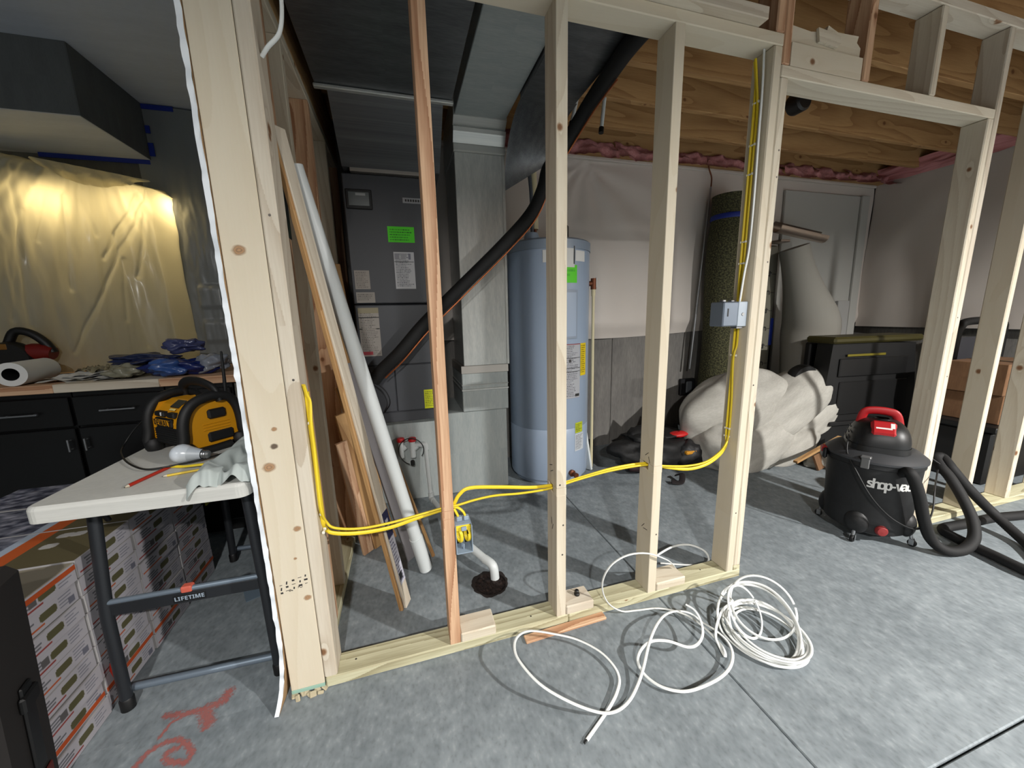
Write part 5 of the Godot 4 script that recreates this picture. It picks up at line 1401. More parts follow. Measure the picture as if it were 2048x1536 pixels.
func pencil(label: String, a: Vector3, b: Vector3, r: float, c: Color):
	var t = thing("pencil", label, "pencil")
	var d := (b - a).normalized()
	var st = S()
	tube(st, [a + d * 0.012, b], circ(r, 6))
	part("barrel", st.commit(), col("pencil" + str(c.r), c, 0.5), t)
	st = S()
	tube(st, [a + d * 0.003, a + d * 0.012], circ(r, 6), Vector3.UP, false, true, [0.3, 1.0])
	part("sharpened_wood", st.commit(), M["pine_clear"], t)
	st = S()
	tube(st, [a, a + d * 0.004], circ(r, 6), Vector3.UP, false, true, [0.1, 0.35])
	part("lead", st.commit(), M["black"], t)

func radio():
	# local x: along the speaker face, z: out of the speaker face
	var t = thing("jobsite_radio", "yellow and black jobsite radio standing on the table", "radio", "", Vector3(-0.415, 0.7405, -0.42), deg_to_rad(-41.0))
	var Y := col("radio_yellow", Color(0.80, 0.55, 0.03), 0.45)
	var K := col("radio_black", Color(0.045, 0.045, 0.05), 0.6)
	# yellow shell: rounded section extruded along x
	var prof := [Vector2(-0.07, 0.03), Vector2(0.075, 0.03), Vector2(0.080, 0.07), Vector2(0.078, 0.105), Vector2(0.066, 0.140), Vector2(0.045, 0.163), Vector2(0.015, 0.175), Vector2(-0.03, 0.177), Vector2(-0.06, 0.165), Vector2(-0.075, 0.13)]
	var toz := Transform3D(Basis(Vector3(0, 0, 1), Vector3(0, 1, 0), Vector3(-1, 0, 0)), Vector3.ZERO)
	var st = S()
	extrude_z(st, prof, -0.098, 0.098, toz)
	part("shell", st.commit(), Y, t)
	# lower speaker cavity
	part("speaker_grille", mbox(Vector3(-0.085, 0.028, 0.06), Vector3(0.075, 0.093, 0.0865), 0.01), K, t)
	for i in 7:
		part("grille_slot", mbox(Vector3(-0.078, 0.034 + i * 0.008, 0.0855), Vector3(0.068, 0.038 + i * 0.008, 0.0878), 0.001), M["black"], t)
	var np = part("name_plate", mbox(Vector3(-0.072, 0.094, 0.074), Vector3(0.028, 0.120, 0.0865), 0.004), Y, t)
	part("plate_frame", mbox(Vector3(-0.075, 0.091, 0.072), Vector3(0.031, 0.123, 0.0845), 0.004), M["black"], np)
	text("DEWALT", 0.020, M["black"], np, at(Vector3(-0.022, 0.107, 0.0866)), "lettering", 0.0010, 800)
	part("button_row", mbox(Vector3(-0.080, 0.125, 0.060), Vector3(-0.02, 0.143, 0.0805), 0.004), K, t)
	part("button_row", mbox(Vector3(0.0, 0.125, 0.060), Vector3(0.045, 0.143, 0.0805), 0.004), K, t)
	part("knob_mark", mbox(Vector3(-0.036, 0.130, 0.078), Vector3(-0.030, 0.142, 0.0822), 0.001), M["white_paper"], t)
	# display on the sloping top
	var dx := at(Vector3(0.005, 0.1665, 0.042), Vector3(-55, 0, 0))
	st = S()
	box(st, Vector3.ZERO, Vector3(0.052, 0.036, 0.004), 0.002, dx)
	part("display", st.commit(), col("lcd", Color(0.16, 0.17, 0.15), 0.3), t)
	st = S()
	box(st, Vector3(0.005, -0.026, 0.0), Vector3(0.03, 0.008, 0.004), 0.001, dx)
	part("logo_strip", st.commit(), col("logo_strip", Color(0.88, 0.80, 0.5), 0.4), t)
	# black end frames with yellow inserts
	for s in [-1.0, 1.0]:
		var fr := []
		for q in [Vector2(-0.078, 0.012), Vector2(-0.088, 0.06), Vector2(-0.084, 0.13), Vector2(-0.062, 0.176), Vector2(-0.02, 0.192), Vector2(0.02, 0.189), Vector2(0.058, 0.170), Vector2(0.082, 0.130), Vector2(0.090, 0.07), Vector2(0.084, 0.012)]:
			fr.append(Vector3(0.112 * s, q.y, q.x))
		st = S()
		tube(st, spline(fr, 4, true), circ(0.0165, 10), Vector3(1, 0, 0), true, false)
		part("roll_frame", st.commit(), K, t)
		st = S()
		extrude_z(st, [Vector2(-0.078, 0.02), Vector2(0.082, 0.02), Vector2(0.080, 0.12), Vector2(0.055, 0.168), Vector2(-0.055, 0.172), Vector2(-0.080, 0.12)], 0.094 * s, 0.106 * s, toz)
		part("end_panel", st.commit(), Y, t)
		part("end_latch", mbox(Vector3(0.100 * s, 0.112, -0.045), Vector3(0.116 * s, 0.146, 0.012), 0.006), K, t)
		part("end_vent", mbox(Vector3(0.100 * s, 0.030, -0.062), Vector3(0.113 * s, 0.066, 0.020), 0.006), K, t)
		for i in 3:
			part("end_rib", mbox(Vector3(0.103 * s, 0.074 + 0.010 * i, -0.055), Vector3(0.1085 * s, 0.078 + 0.010 * i, 0.03), 0.0015), Y, t)
		for q in [-0.082, 0.086]:
			st = S()
			lathe(st, [Vector2(0, 0), Vector2(0.022, 0), Vector2(0.026, 0.008), Vector2(0.026, 0.030), Vector2(0.018, 0.042), Vector2(0, 0.045)], 16, at(Vector3(0.106 * s, 0.0, q)))
			part("corner_foot", st.commit(), K, t)
	st = S()
	tube(st, spline([Vector3(-0.112, 0.170, -0.03), Vector3(-0.10, 0.212, -0.025), Vector3(-0.055, 0.232, -0.02), Vector3(0.0, 0.237, -0.02), Vector3(0.055, 0.232, -0.02), Vector3(0.10, 0.212, -0.025), Vector3(0.112, 0.170, -0.03)], 5), circ(0.017, 12, 0.011))
	part("handle", st.commit(), K, t)
	st = S()
	tube(st, [Vector3(0.112, 0.17, -0.05), Vector3(0.075, 0.24, -0.075), Vector3(0.035, 0.335, -0.10)], circ(0.0055, 10), Vector3.UP, false, true, [1.3, 1.0, 0.7])
	part("antenna", st.commit(), K, t)

func flooring_boxes():
	# end print: red rule, olive oval, grey type; top print: picture, orange band, ovals
	var ends := []
	for v in 3:
		var img := Image.create(128, 34, false, Image.FORMAT_RGB8)
		img.fill(Color(0.60, 0.59, 0.61))
		var r := RandomNumberGenerator.new()
		r.seed = 50 + v
		img.fill_rect(Rect2i(4, 25, 62, 3), Color(0.48, 0.17, 0.15) if v != 1 else Color(0.60, 0.26, 0.10))
		for i in 3:
			img.fill_rect(Rect2i(14 + r.randi_range(0, 6), 6 + i * 6, r.randi_range(22, 34), 3), Color(0.33, 0.33, 0.35))
		img.fill_rect(Rect2i(62, 8, 26, 14), Color(0.28, 0.27, 0.16))
		img.fill_rect(Rect2i(60, 10, 30, 10), Color(0.28, 0.27, 0.16))
		if v == 2:
			img.fill_rect(Rect2i(44, 8, 13, 14), Color(0.30, 0.29, 0.29))
		for i in 4:
			img.fill_rect(Rect2i(94, 5 + i * 6, r.randi_range(16, 28), 2), Color(0.42, 0.42, 0.46))
		if v == 1:
			img.fill_rect(Rect2i(110, 18, 12, 12), Color(0.36, 0.36, 0.40))
		ends.append(texmat("box_end_%d" % v, ImageTexture.create_from_image(img), 0.75))
	var tp := Image.create(256, 64, false, Image.FORMAT_RGB8)
	tp.fill(Color(0.30, 0.27, 0.17))
	var pn := fnoise(6, 0.06, 3)
	for y in 64:
		for x in 150:
			var k := pn.get_noise_2d(x * 0.6, y * 1.4)
			tp.set_pixel(x, y, Color(0.36, 0.37, 0.42).lerp(Color(0.16, 0.17, 0.24) if k > 0.1 else Color(0.55, 0.55, 0.60), abs(k) * 2.0))
	tp.fill_rect(Rect2i(150, 0, 12, 64), Color(0.60, 0.64, 0.70))
	tp.fill_rect(Rect2i(162, 0, 20, 64), Color(0.66, 0.29, 0.08))
	for q in [[200, 12], [214, 12], [200, 30]]:
		for y in range(-5, 6):
			for x in range(-9, 10):
				if x * x / 81.0 + y * y / 25.0 < 1.0:
					tp.set_pixel(q[0] + x, q[1] + y, Color(0.62, 0.61, 0.60))
	var top := texmat("box_top", ImageTexture.create_from_image(tp), 0.7)
	var plain := col("box_plain", Color(0.50, 0.47, 0.41), 0.85)
	var side := col("box_side", Color(0.56, 0.55, 0.55), 0.8)
	var LX := 0.62
	var TH := 0.0575
	var DZ := 0.222
	var body := mbox(Vector3(-LX, 0.0006, -DZ), Vector3(0, TH - 0.0006, 0), 0.0015)
	var st = S()
	poly(st, [Vector3(0.0006, 0.002, -DZ + 0.002), Vector3(0.0006, 0.002, -0.002), Vector3(0.0006, TH - 0.002, -0.002), Vector3(0.0006, TH - 0.002, -DZ + 0.002)], Vector3(1, 0, 0), [Vector2(1, 1), Vector2(0, 1), Vector2(0, 0), Vector2(1, 0)])
	var em := st.commit()
	st = S()
	poly(st, [Vector3(-LX + 0.002, TH + 0.0002, -DZ + 0.002), Vector3(-0.002, TH + 0.0002, -DZ + 0.002), Vector3(-0.002, TH + 0.0002, -0.002), Vector3(-LX + 0.002, TH + 0.0002, -0.002)], Vector3.UP, [Vector2(0, 0), Vector2(1, 0), Vector2(1, 1), Vector2(0, 1)])
	var tm := st.commit()
	st = S()
	bx(st, Vector3(0.0, 0.006, -DZ), Vector3(0.0012, 0.020, 0.0), 0.0)
	var band := st.commit()
	var rows := [[0.100, "front"], [-0.129, "second"], [-0.358, "third"], [-0.587, "rear"]]
	var words := ["bottom", "second", "third", "fourth", "fifth", "sixth", "seventh", "eighth", "top"]
	var r := RandomNumberGenerator.new()
	r.seed = 12
	for ri in rows.size():
		for i in 9:
			var t = thing("flooring_box", "white printed flooring carton, %s from floor in the %s stack" % [words[i], rows[ri][1]], "box", "flooring cartons under the table", Vector3(-0.632 + r.randf_range(-0.004, 0.004), i * TH, rows[ri][0] + r.randf_range(-0.003, 0.003)))
			if i == 8:
				t.set_meta("label", "white printed flooring carton on top of the %s stack" % rows[ri][1])
			part("carton", body, plain if (ri == 0 and i == 8) else side, t)
			part("end_print", em, ends[(i + ri) % 3], t)
			if ri > 0 and i == 8:
				part("top_print", tm, top, t)
			if i == 1 or (i == 8 and ri == 0):
				part("orange_band", band, col("band_orange", Color(0.62, 0.25, 0.06), 0.7), t, Vector3(0, 0.030 if i == 8 else 0.0, 0))
	# yellow tag hung on the far cartons, white bundle and papers behind the table
	one("yellow_tag", mbox(Vector3(-0.628, 0.33, -0.92), Vector3(-0.622, 0.44, -0.82), 0.001), col("tag_olive", Color(0.55, 0.52, 0.10), 0.7), "olive yellow card on the side of the rear cartons", "card")
	st = S()
	var n := fnoise(64, 5.0, 3)
	grid(st, 24, 24, func(u, v):
		var a: float = u * TAU
		var ph: float = (v - 0.5) * PI
		var k: float = 1.0 + n.get_noise_3d(cos(a) * cos(ph) * 0.5, sin(ph) * 0.5, sin(a) * cos(ph) * 0.5) * 0.35
		return Vector3(-0.30 + cos(a) * cos(ph) * 0.12 * k, 0.07 + sin(ph) * 0.07 * k, -0.98 + sin(a) * cos(ph) * 0.10 * k))
	one("cloth_bundle", st.commit(), col("bundle", Color(0.55, 0.58, 0.60), 0.8), "pale bundle lying on floor behind the right table leg", "cloth")
	st = S()
	box(st, Vector3.ZERO, Vector3(0.20, 0.003, 0.14), 0.0, at(Vector3(-0.34, 0.003, -0.62), Vector3(0, 25, 0)))
	one("paper_sheet", st.commit(), col("blue_paper", Color(0.36, 0.42, 0.47), 0.8), "blue grey sheet lying on floor under the table", "paper")

func bar_counter():
	var c = thing("countertop", "butcher block countertop on black cabinets", "countertop")
	var x := -2.5
	var i := 0
	while x < -0.45:
		var x1: float = min(x + 0.41, -0.44)
		part("wood_block", mbox(Vector3(x, 0.870, -1.715), Vector3(x1 - 0.0006, 0.910, -1.105), 0.002, 0, Vector2(0.13 * i, 0.27 * i)), M["pine_b"] if i % 2 else M["fir"], c)
		x += 0.41
		i += 1
	var cab := func(x0: float, x1: float, label: String, hinge: float):
		var t = thing("base_cabinet", label, "cabinet", "black bar cabinets")
		part("carcass", mbox(Vector3(x0, 0.09, -1.71), Vector3(x1, 0.8695, -1.14), 0.002), M["cabinet"], t)
		part("toe_kick", mbox(Vector3(x0 + 0.002, 0.0, -1.71), Vector3(x1 - 0.002, 0.09, -1.20), 0.0), M["black"], t)
		var dr = part("drawer_front", mbox(Vector3(x0 + 0.006, 0.700, -1.14), Vector3(x1 - 0.006, 0.845, -1.12), 0.003), M["cabinet"], t)
		var mx := (x0 + x1) / 2
		var st = S()
		pipe(st, Vector3(mx - 0.07, 0.772, -1.102), Vector3(mx + 0.07, 0.772, -1.102), 0.005, 10)
		for s in [-0.05, 0.05]:
			pipe(st, Vector3(mx + s, 0.772, -1.102), Vector3(mx + s, 0.772, -1.121), 0.004, 8)
		part("handle", st.commit(), M["steel"], dr)
		var d = part("cabinet_door", mbox(Vector3(x0 + 0.006, 0.10, -1.14), Vector3(x1 - 0.006, 0.690, -1.12), 0.003), M["cabinet"], t)
		st = S()
		pipe(st, Vector3(hinge, 0.580, -1.102), Vector3(hinge, 0.640, -1.102), 0.005, 10)
		for s in [0.588, 0.632]:
			pipe(st, Vector3(hinge, s, -1.102), Vector3(hinge, s, -1.121), 0.004, 8)
		part("handle", st.commit(), M["steel"], d)
	cab.call(-2.30, -1.605, "black base cabinet at the far left edge of the bar", -1.66)
	cab.call(-1.600, -1.232, "black base cabinet with drawer left of the radio", -1.262)
	cab.call(-1.228, -0.862, "black base cabinet with drawer directly behind the radio", -1.198)
	cab.call(-0.858, -0.562, "narrow black base cabinet at right end of the bar", -0.60)
	var s = thing("drawer_unit", "pale grey plastic drawer unit beside the black cabinets", "drawers")
	part("frame", mbox(Vector3(-0.552, 0.0, -1.70), Vector3(-0.25, 0.865, -1.13), 0.004), col("drawer_grey", Color(0.40, 0.39, 0.36), 0.5), s)
	for k in 5:
		part("drawer_front", mbox(Vector3(-0.549, 0.05 + k * 0.16, -1.131), Vector3(-0.253, 0.20 + k * 0.16, -1.118), 0.006), col("drawer_grey2", Color(0.46, 0.45, 0.42), 0.5), s)
	# roll of paper, loose sheets, saw, bag of wipes
	var p = thing("paper_roll", "white paper roll lying at left end of the countertop", "roll")
	var a := Vector3(-1.418, 0.9665, -1.125)
	var b := Vector3(-1.455, 0.9665, -1.36)
	var st = S()
	tube(st, [a, b], circ(0.055, 28), Vector3.UP, false, false)
	var dirv := (b - a).normalized()
	lathe(st, [Vector2(0.055, 0.0), Vector2(0.029, 0.0), Vector2(0.029, -0.05)], 28, aim(a, -dirv, Vector3.UP))
	part("paper", st.commit(), M["white_paper"], p)
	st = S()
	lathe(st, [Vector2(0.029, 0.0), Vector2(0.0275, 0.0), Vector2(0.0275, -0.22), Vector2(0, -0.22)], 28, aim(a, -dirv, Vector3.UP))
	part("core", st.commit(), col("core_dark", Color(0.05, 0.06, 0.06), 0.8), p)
	var pn := fnoise(88, 2.2, 2)
	for k in 4:
		st = S()
		var kk := k
		grid(st, 20, 10, func(u, v): return Vector3(-1.37 + u * 0.30 + kk * 0.012, 0.914 + kk * 0.007 + pn.get_noise_2d(u * 1.4 + kk, v + kk * 3.0) * 0.012 + 0.006 * sin(u * 8.0 + kk), -1.40 + v * 0.24 - kk * 0.03), true)
		one("paper_sheets", st.commit(), M["white_paper"], "loose white sheets on the countertop, %s of the pile" % ["bottom", "second", "third", "top"][k], "paper", "loose sheets on the countertop")
	var cr := fnoise(89, 6.0, 3)
	st = S()
	grid(st, 26, 16, func(u, v): return Vector3(-1.36 + u * 0.26, 0.945 + cr.get_noise_2d(u * 1.2, v * 1.2) * 0.035, -1.60 + v * 0.22), true)
	one("plastic_wrap", st.commit(), col("wrap_clear", Color(0.55, 0.52, 0.42), 0.12), "crinkled clear plastic wrap on the countertop behind the sheets", "plastic wrap")
	saw()
	# blue printed plastic bag
	var bag = thing("plastic_bag", "crumpled blue and clear plastic bag on the countertop", "bag")
	var bn := fnoise(92, 1.5, 2)
	var blob := func(c0: Vector3, sx: float, sy: float, sz: float, sd: float) -> Mesh:
		var s2 = S()
		grid(s2, 40, 22, func(u, v):
			var aa: float = u * TAU
			var ph: float = (v - 0.5) * PI
			var d := Vector3(cos(aa) * cos(ph), sin(ph), sin(aa) * cos(ph))
			var k: float = 1.0 + bn.get_noise_3d(d.x * 0.55 + sd, d.y * 0.55, d.z * 0.55) * 0.7
			var bp := c0 + Vector3(d.x * sx, d.y * sy, d.z * sz) * k
			bp.y = max(bp.y, 0.9115)
			return bp)
		return s2.commit()
	part("blue_pack", blob.call(Vector3(-0.83, 0.955, -1.24), 0.155, 0.045, 0.08, 3.0), col("bag_blue", Color(0.07, 0.13, 0.36), 0.25), bag)
	part("blue_pack", blob.call(Vector3(-0.98, 1.00, -1.28), 0.13, 0.030, 0.08, 9.0), col("bag_navy", Color(0.12, 0.15, 0.27), 0.2), bag)
	part("blue_pack", blob.call(Vector3(-0.82, 1.06, -1.30), 0.085, 0.035, 0.05, 15.0), col("bag_violet", Color(0.25, 0.27, 0.42), 0.2), bag)
	part("print_panel", blob.call(Vector3(-0.84, 0.955, -1.20), 0.085, 0.040, 0.075, 21.0), col("bag_light", Color(0.20, 0.32, 0.55), 0.25), bag)
	part("clear_pouch", blob.call(Vector3(-1.04, 0.945, -1.20), 0.075, 0.035, 0.05, 27.0), col("bag_clear", Color(0.50, 0.49, 0.42), 0.2), bag)
	part("clear_pouch", blob.call(Vector3(-0.68, 0.96, -1.24), 0.07, 0.05, 0.06, 33.0), col("bag_white", Color(0.50, 0.52, 0.56), 0.2), bag)

func saw():
	var t = thing("circular_saw", "red and black circular saw at left end of the countertop", "power tool", "", Vector3(-1.56, 0.9115, -1.47))
	var K := col("saw_black", Color(0.03, 0.028, 0.03), 0.5)
	var R := col("saw_red", Color(0.42, 0.06, 0.03), 0.4)
	part("shoe", mbox(Vector3(-0.16, 0.0, -0.07), Vector3(0.10, 0.008, 0.07), 0.002), M["steel"], t)
	var st = S()
	lathe(st, [Vector2(0, -0.03), Vector2(0.085, -0.03), Vector2(0.095, -0.015), Vector2(0.095, 0.015), Vector2(0.085, 0.03), Vector2(0, 0.03)], 28, aim(Vector3(-0.08, 0.10, 0.02), Vector3(0, 0, 1), Vector3.UP))
	part("blade_guard", st.commit(), K, t)
	st = S()
	tube(st, [Vector3(-0.05, 0.13, 0.0), Vector3(0.0, 0.135, 0.0), Vector3(0.055, 0.13, 0.0), Vector3(0.075, 0.125, 0.0)], circ(0.045, 18), Vector3.UP, false, true, [0.9, 1.05, 1.0, 0.75])
	part("motor_housing", st.commit(), R, t)
	part("battery", mbox(Vector3(-0.02, 0.015, -0.04), Vector3(0.07, 0.075, 0.04), 0.012), R, t)
	st = S()
	tube(st, spline([Vector3(-0.10, 0.18, 0), Vector3(-0.06, 0.245, 0), Vector3(0.0, 0.235, 0), Vector3(0.05, 0.185, 0), Vector3(0.075, 0.13, 0)], 5), circ(0.02, 12))
	part("handle", st.commit(), K, t)
	part("yellow_badge", mbox(Vector3(-0.12, 0.155, 0.046), Vector3(-0.07, 0.185, 0.053), 0.004), col("saw_badge", Color(0.45, 0.30, 0.06), 0.5), t)

func plastic_drapes():
	# masking film over the wall, right of the lit sheet
	var t = thing("masking_film", "grey translucent masking film taped over wall beside the partition", "plastic sheet")
	var n := fnoise(95, 3.0, 4)
	var st = S()
	grid(st, 130, 110, func(u, v):
		var x: float = lerp(-1.06, -0.115, u)
		var y: float = lerp(0.915, 2.395, v)
		var z: float = -1.700 + n.get_noise_2d(x * 0.6, y * 0.25) * 0.014 + 0.0022 * sin(x * 34.0 + n.get_noise_2d(x * 0.4, y * 0.3) * 5.0) * (0.3 + 0.7 * (1.0 - v))
		z += n.get_noise_2d(x * 5.0, y * 0.9) * 0.006 * smoothstep(0.95, 0.5, v)
		for q in [Vector2(-0.815, 1.335), Vector2(-0.815, 1.12)]:
			var e: float = max(abs(x - q.x) - 0.055, abs(y - q.y) - 0.06)
			z += 0.012 * smoothstep(0.012, 0.0, e)
		return Vector3(x, y, z))
	part("film", st.commit(), M["drape_wall"], t)
	var bl = [Vector3(-0.995, 2.375, -1.69), Vector3(-0.845, 2.40, -1.683)]
	part("tape", mbox(bl[0], bl[1], 0.001), M["tape_blue"], t)
	part("tape", mbox(Vector3(-0.994, 2.25, -1.69), Vector3(-0.972, 2.29, -1.684), 0.001), M["tape_blue"], t)
	part("tape", mbox(Vector3(-0.994, 2.13, -1.69), Vector3(-0.968, 2.20, -1.684), 0.001), M["tape_blue"], t)
	var p = thing("plastic_curtain", "glowing translucent plastic curtain hung under the soffit over the bar", "plastic sheet")
	st = S()
	var creases := [[Vector2(-0.948, 1.915), Vector2(-1.435, 1.036), 0.0085], [Vector2(-1.013, 1.878), Vector2(-1.216, 1.544), 0.0085], [Vector2(-1.526, 1.994), Vector2(-1.591, 1.181), 0.0085], [Vector2(-0.967, 1.896), Vector2(-1.079, 1.444), 0.0085], [Vector2(-1.343, 1.858), Vector2(-1.382, 1.377), 0.0085], [Vector2(-0.909, 1.907), Vector2(-0.929, 1.126), 0.0085], [Vector2(-0.984, 1.903), Vector2(-1.142, 1.664), 0.0060], [Vector2(-1.376, 1.950), Vector2(-1.478, 1.627), 0.0060], [Vector2(-1.146, 1.664), Vector2(-1.089, 1.059), 0.0060], [Vector2(-1.265, 1.836), Vector2(-1.234, 1.661), 0.0060], [Vector2(-1.125, 1.533), Vector2(-1.170, 1.205), 0.0060], [Vector2(-1.519, 1.773), Vector2(-1.651, 1.217), 0.0060]]
	grid(st, 190, 110, func(u, v):
		var x: float = lerp(-2.30, -0.925, u)
		var ytop: float = lerp(2.085, 1.940, clamp((x + 1.60) / 0.67, 0.0, 1.0))
		var y: float = lerp(0.925, min(ytop, 2.109), v)
		var fan: float = (x + 1.18) / (0.35 + 1.2 * (1.0 - v))
		var z: float = -1.535 + n.get_noise_2d(x * 0.5 + 20.0, y * 0.15) * 0.025 + (0.009 * sin(fan * 26.0) + 0.004 * sin(fan * 61.0 + y * 3.0)) * (1.0 - 0.4 * v) + n.get_noise_2d(x * 2.6, y * 0.35) * 0.010
		for q in creases:
			var near := Geometry2D.get_closest_point_to_segment(Vector2(x, y), q[0], q[1])
			z += q[2] * exp(-pow(near.distance_to(Vector2(x, y)) / 0.011, 2.0))
		z -= 0.155 * smoothstep(-0.965, -0.927, x)
		z -= 0.160 * smoothstep(0.965, 1.0, v) * smoothstep(-1.75, -1.6, x)
		return Vector3(x, y, z))
	part("film", st.commit(), M["drape"], p)
	# gathered fold doubled over near the top edge
	st = S()
	grid(st, 40, 14, func(u, v):
		var x: float = lerp(-1.42, -0.945, u)
		var sag: float = 0.095 * sin(u * PI) * (1.0 - 0.35 * u)
		var y: float = lerp(2.015 - 0.065 * u - sag, 2.028 - 0.075 * u, v)
		return Vector3(x, y, -1.512 + 0.010 * sin(u * 30.0 + v * 3.0) * (1.0 - v) + n.get_noise_2d(x * 4.0, y * 4.0) * 0.01 - 0.015 * u))
	part("folded_flap", st.commit(), M["drape"], p)
	part("tape", mbox(Vector3(-1.50, 2.088, -1.700), Vector3(-1.003, 2.111, -1.694), 0.001), M["tape_blue"], p)
	# small warm bulbs on the wall behind the curtain
	for x in [-1.03, -1.42]:
		var l = thing("wall_bulb", "warm glowing bulb behind the plastic curtain, %s one" % ("right" if x > -1.4 else "left"), "lamp", "warm bulbs behind the curtain", Vector3(x, 1.90, -1.690))
		var g := StandardMaterial3D.new()
		g.albedo_color = Color(1, 0.9, 0.7)
		g.emission_enabled = true
		g.emission = Color(1.0, 0.82, 0.50)
		g.emission_energy_multiplier = 2.0
		st = S()
		lathe(st, [Vector2(0.0, -0.022), Vector2(0.014, -0.018), Vector2(0.021, -0.004), Vector2(0.019, 0.01), Vector2(0.012, 0.024)], 20)
		part("globe", st.commit(), g, l)
		st = S()
		lathe(st, [Vector2(0.013, 0.023), Vector2(0.018, 0.026), Vector2(0.018, 0.05), Vector2(0.0, 0.05)], 20)
		part("socket", st.commit(), M["steel"], l)
		st = S()
		lathe(st, [Vector2(0.016, 0.028), Vector2(0.030, 0.022), Vector2(0.030, -0.004), Vector2(0.028, -0.004), Vector2(0.028, 0.020), Vector2(0.014, 0.025)], 24)
		part("shade", st.commit(), M["steel"], l)
		part("bracket", mbox(Vector3(-0.008, 0.03, -0.029), Vector3(0.008, 0.048, -0.01), 0.002), M["steel"], l)
		var s := OmniLight3D.new()
		s.name = "light"
		s.light_color = Color(1.0, 0.90, 0.68)
		s.light_energy = 0.11
		s.omni_range = 6.0
		s.omni_attenuation = 2.0
		s.light_size = 0.018
		s.shadow_enabled = true
		l.add_child(s)
		s.position = Vector3(0, -0.002, 0)

# ---------------------------------------------------------------- far right corner
func lump(c: Vector3, s: Vector3, sd: float, amp: float, nf: FastNoiseLite, nu := 48, nv := 26, floor_y := 0.002, rot := Vector3.ZERO) -> Mesh:
	var st = S()
	grid(st, nu, nv, func(u, v):
		var a: float = u * TAU
		var ph: float = (v - 0.5) * PI
		var d := Vector3(cos(a) * cos(ph), sin(ph), sin(a) * cos(ph))
		var k: float = 1.0 + nf.get_noise_3d(d.x + sd, d.y, d.z) * amp
		var p := c + Basis.from_euler(rot * PI / 180.0) * (Vector3(d.x * s.x, d.y * s.y, d.z * s.z) * k)
		p.y = max(p.y, floor_y)
		return p)
	return st.commit()

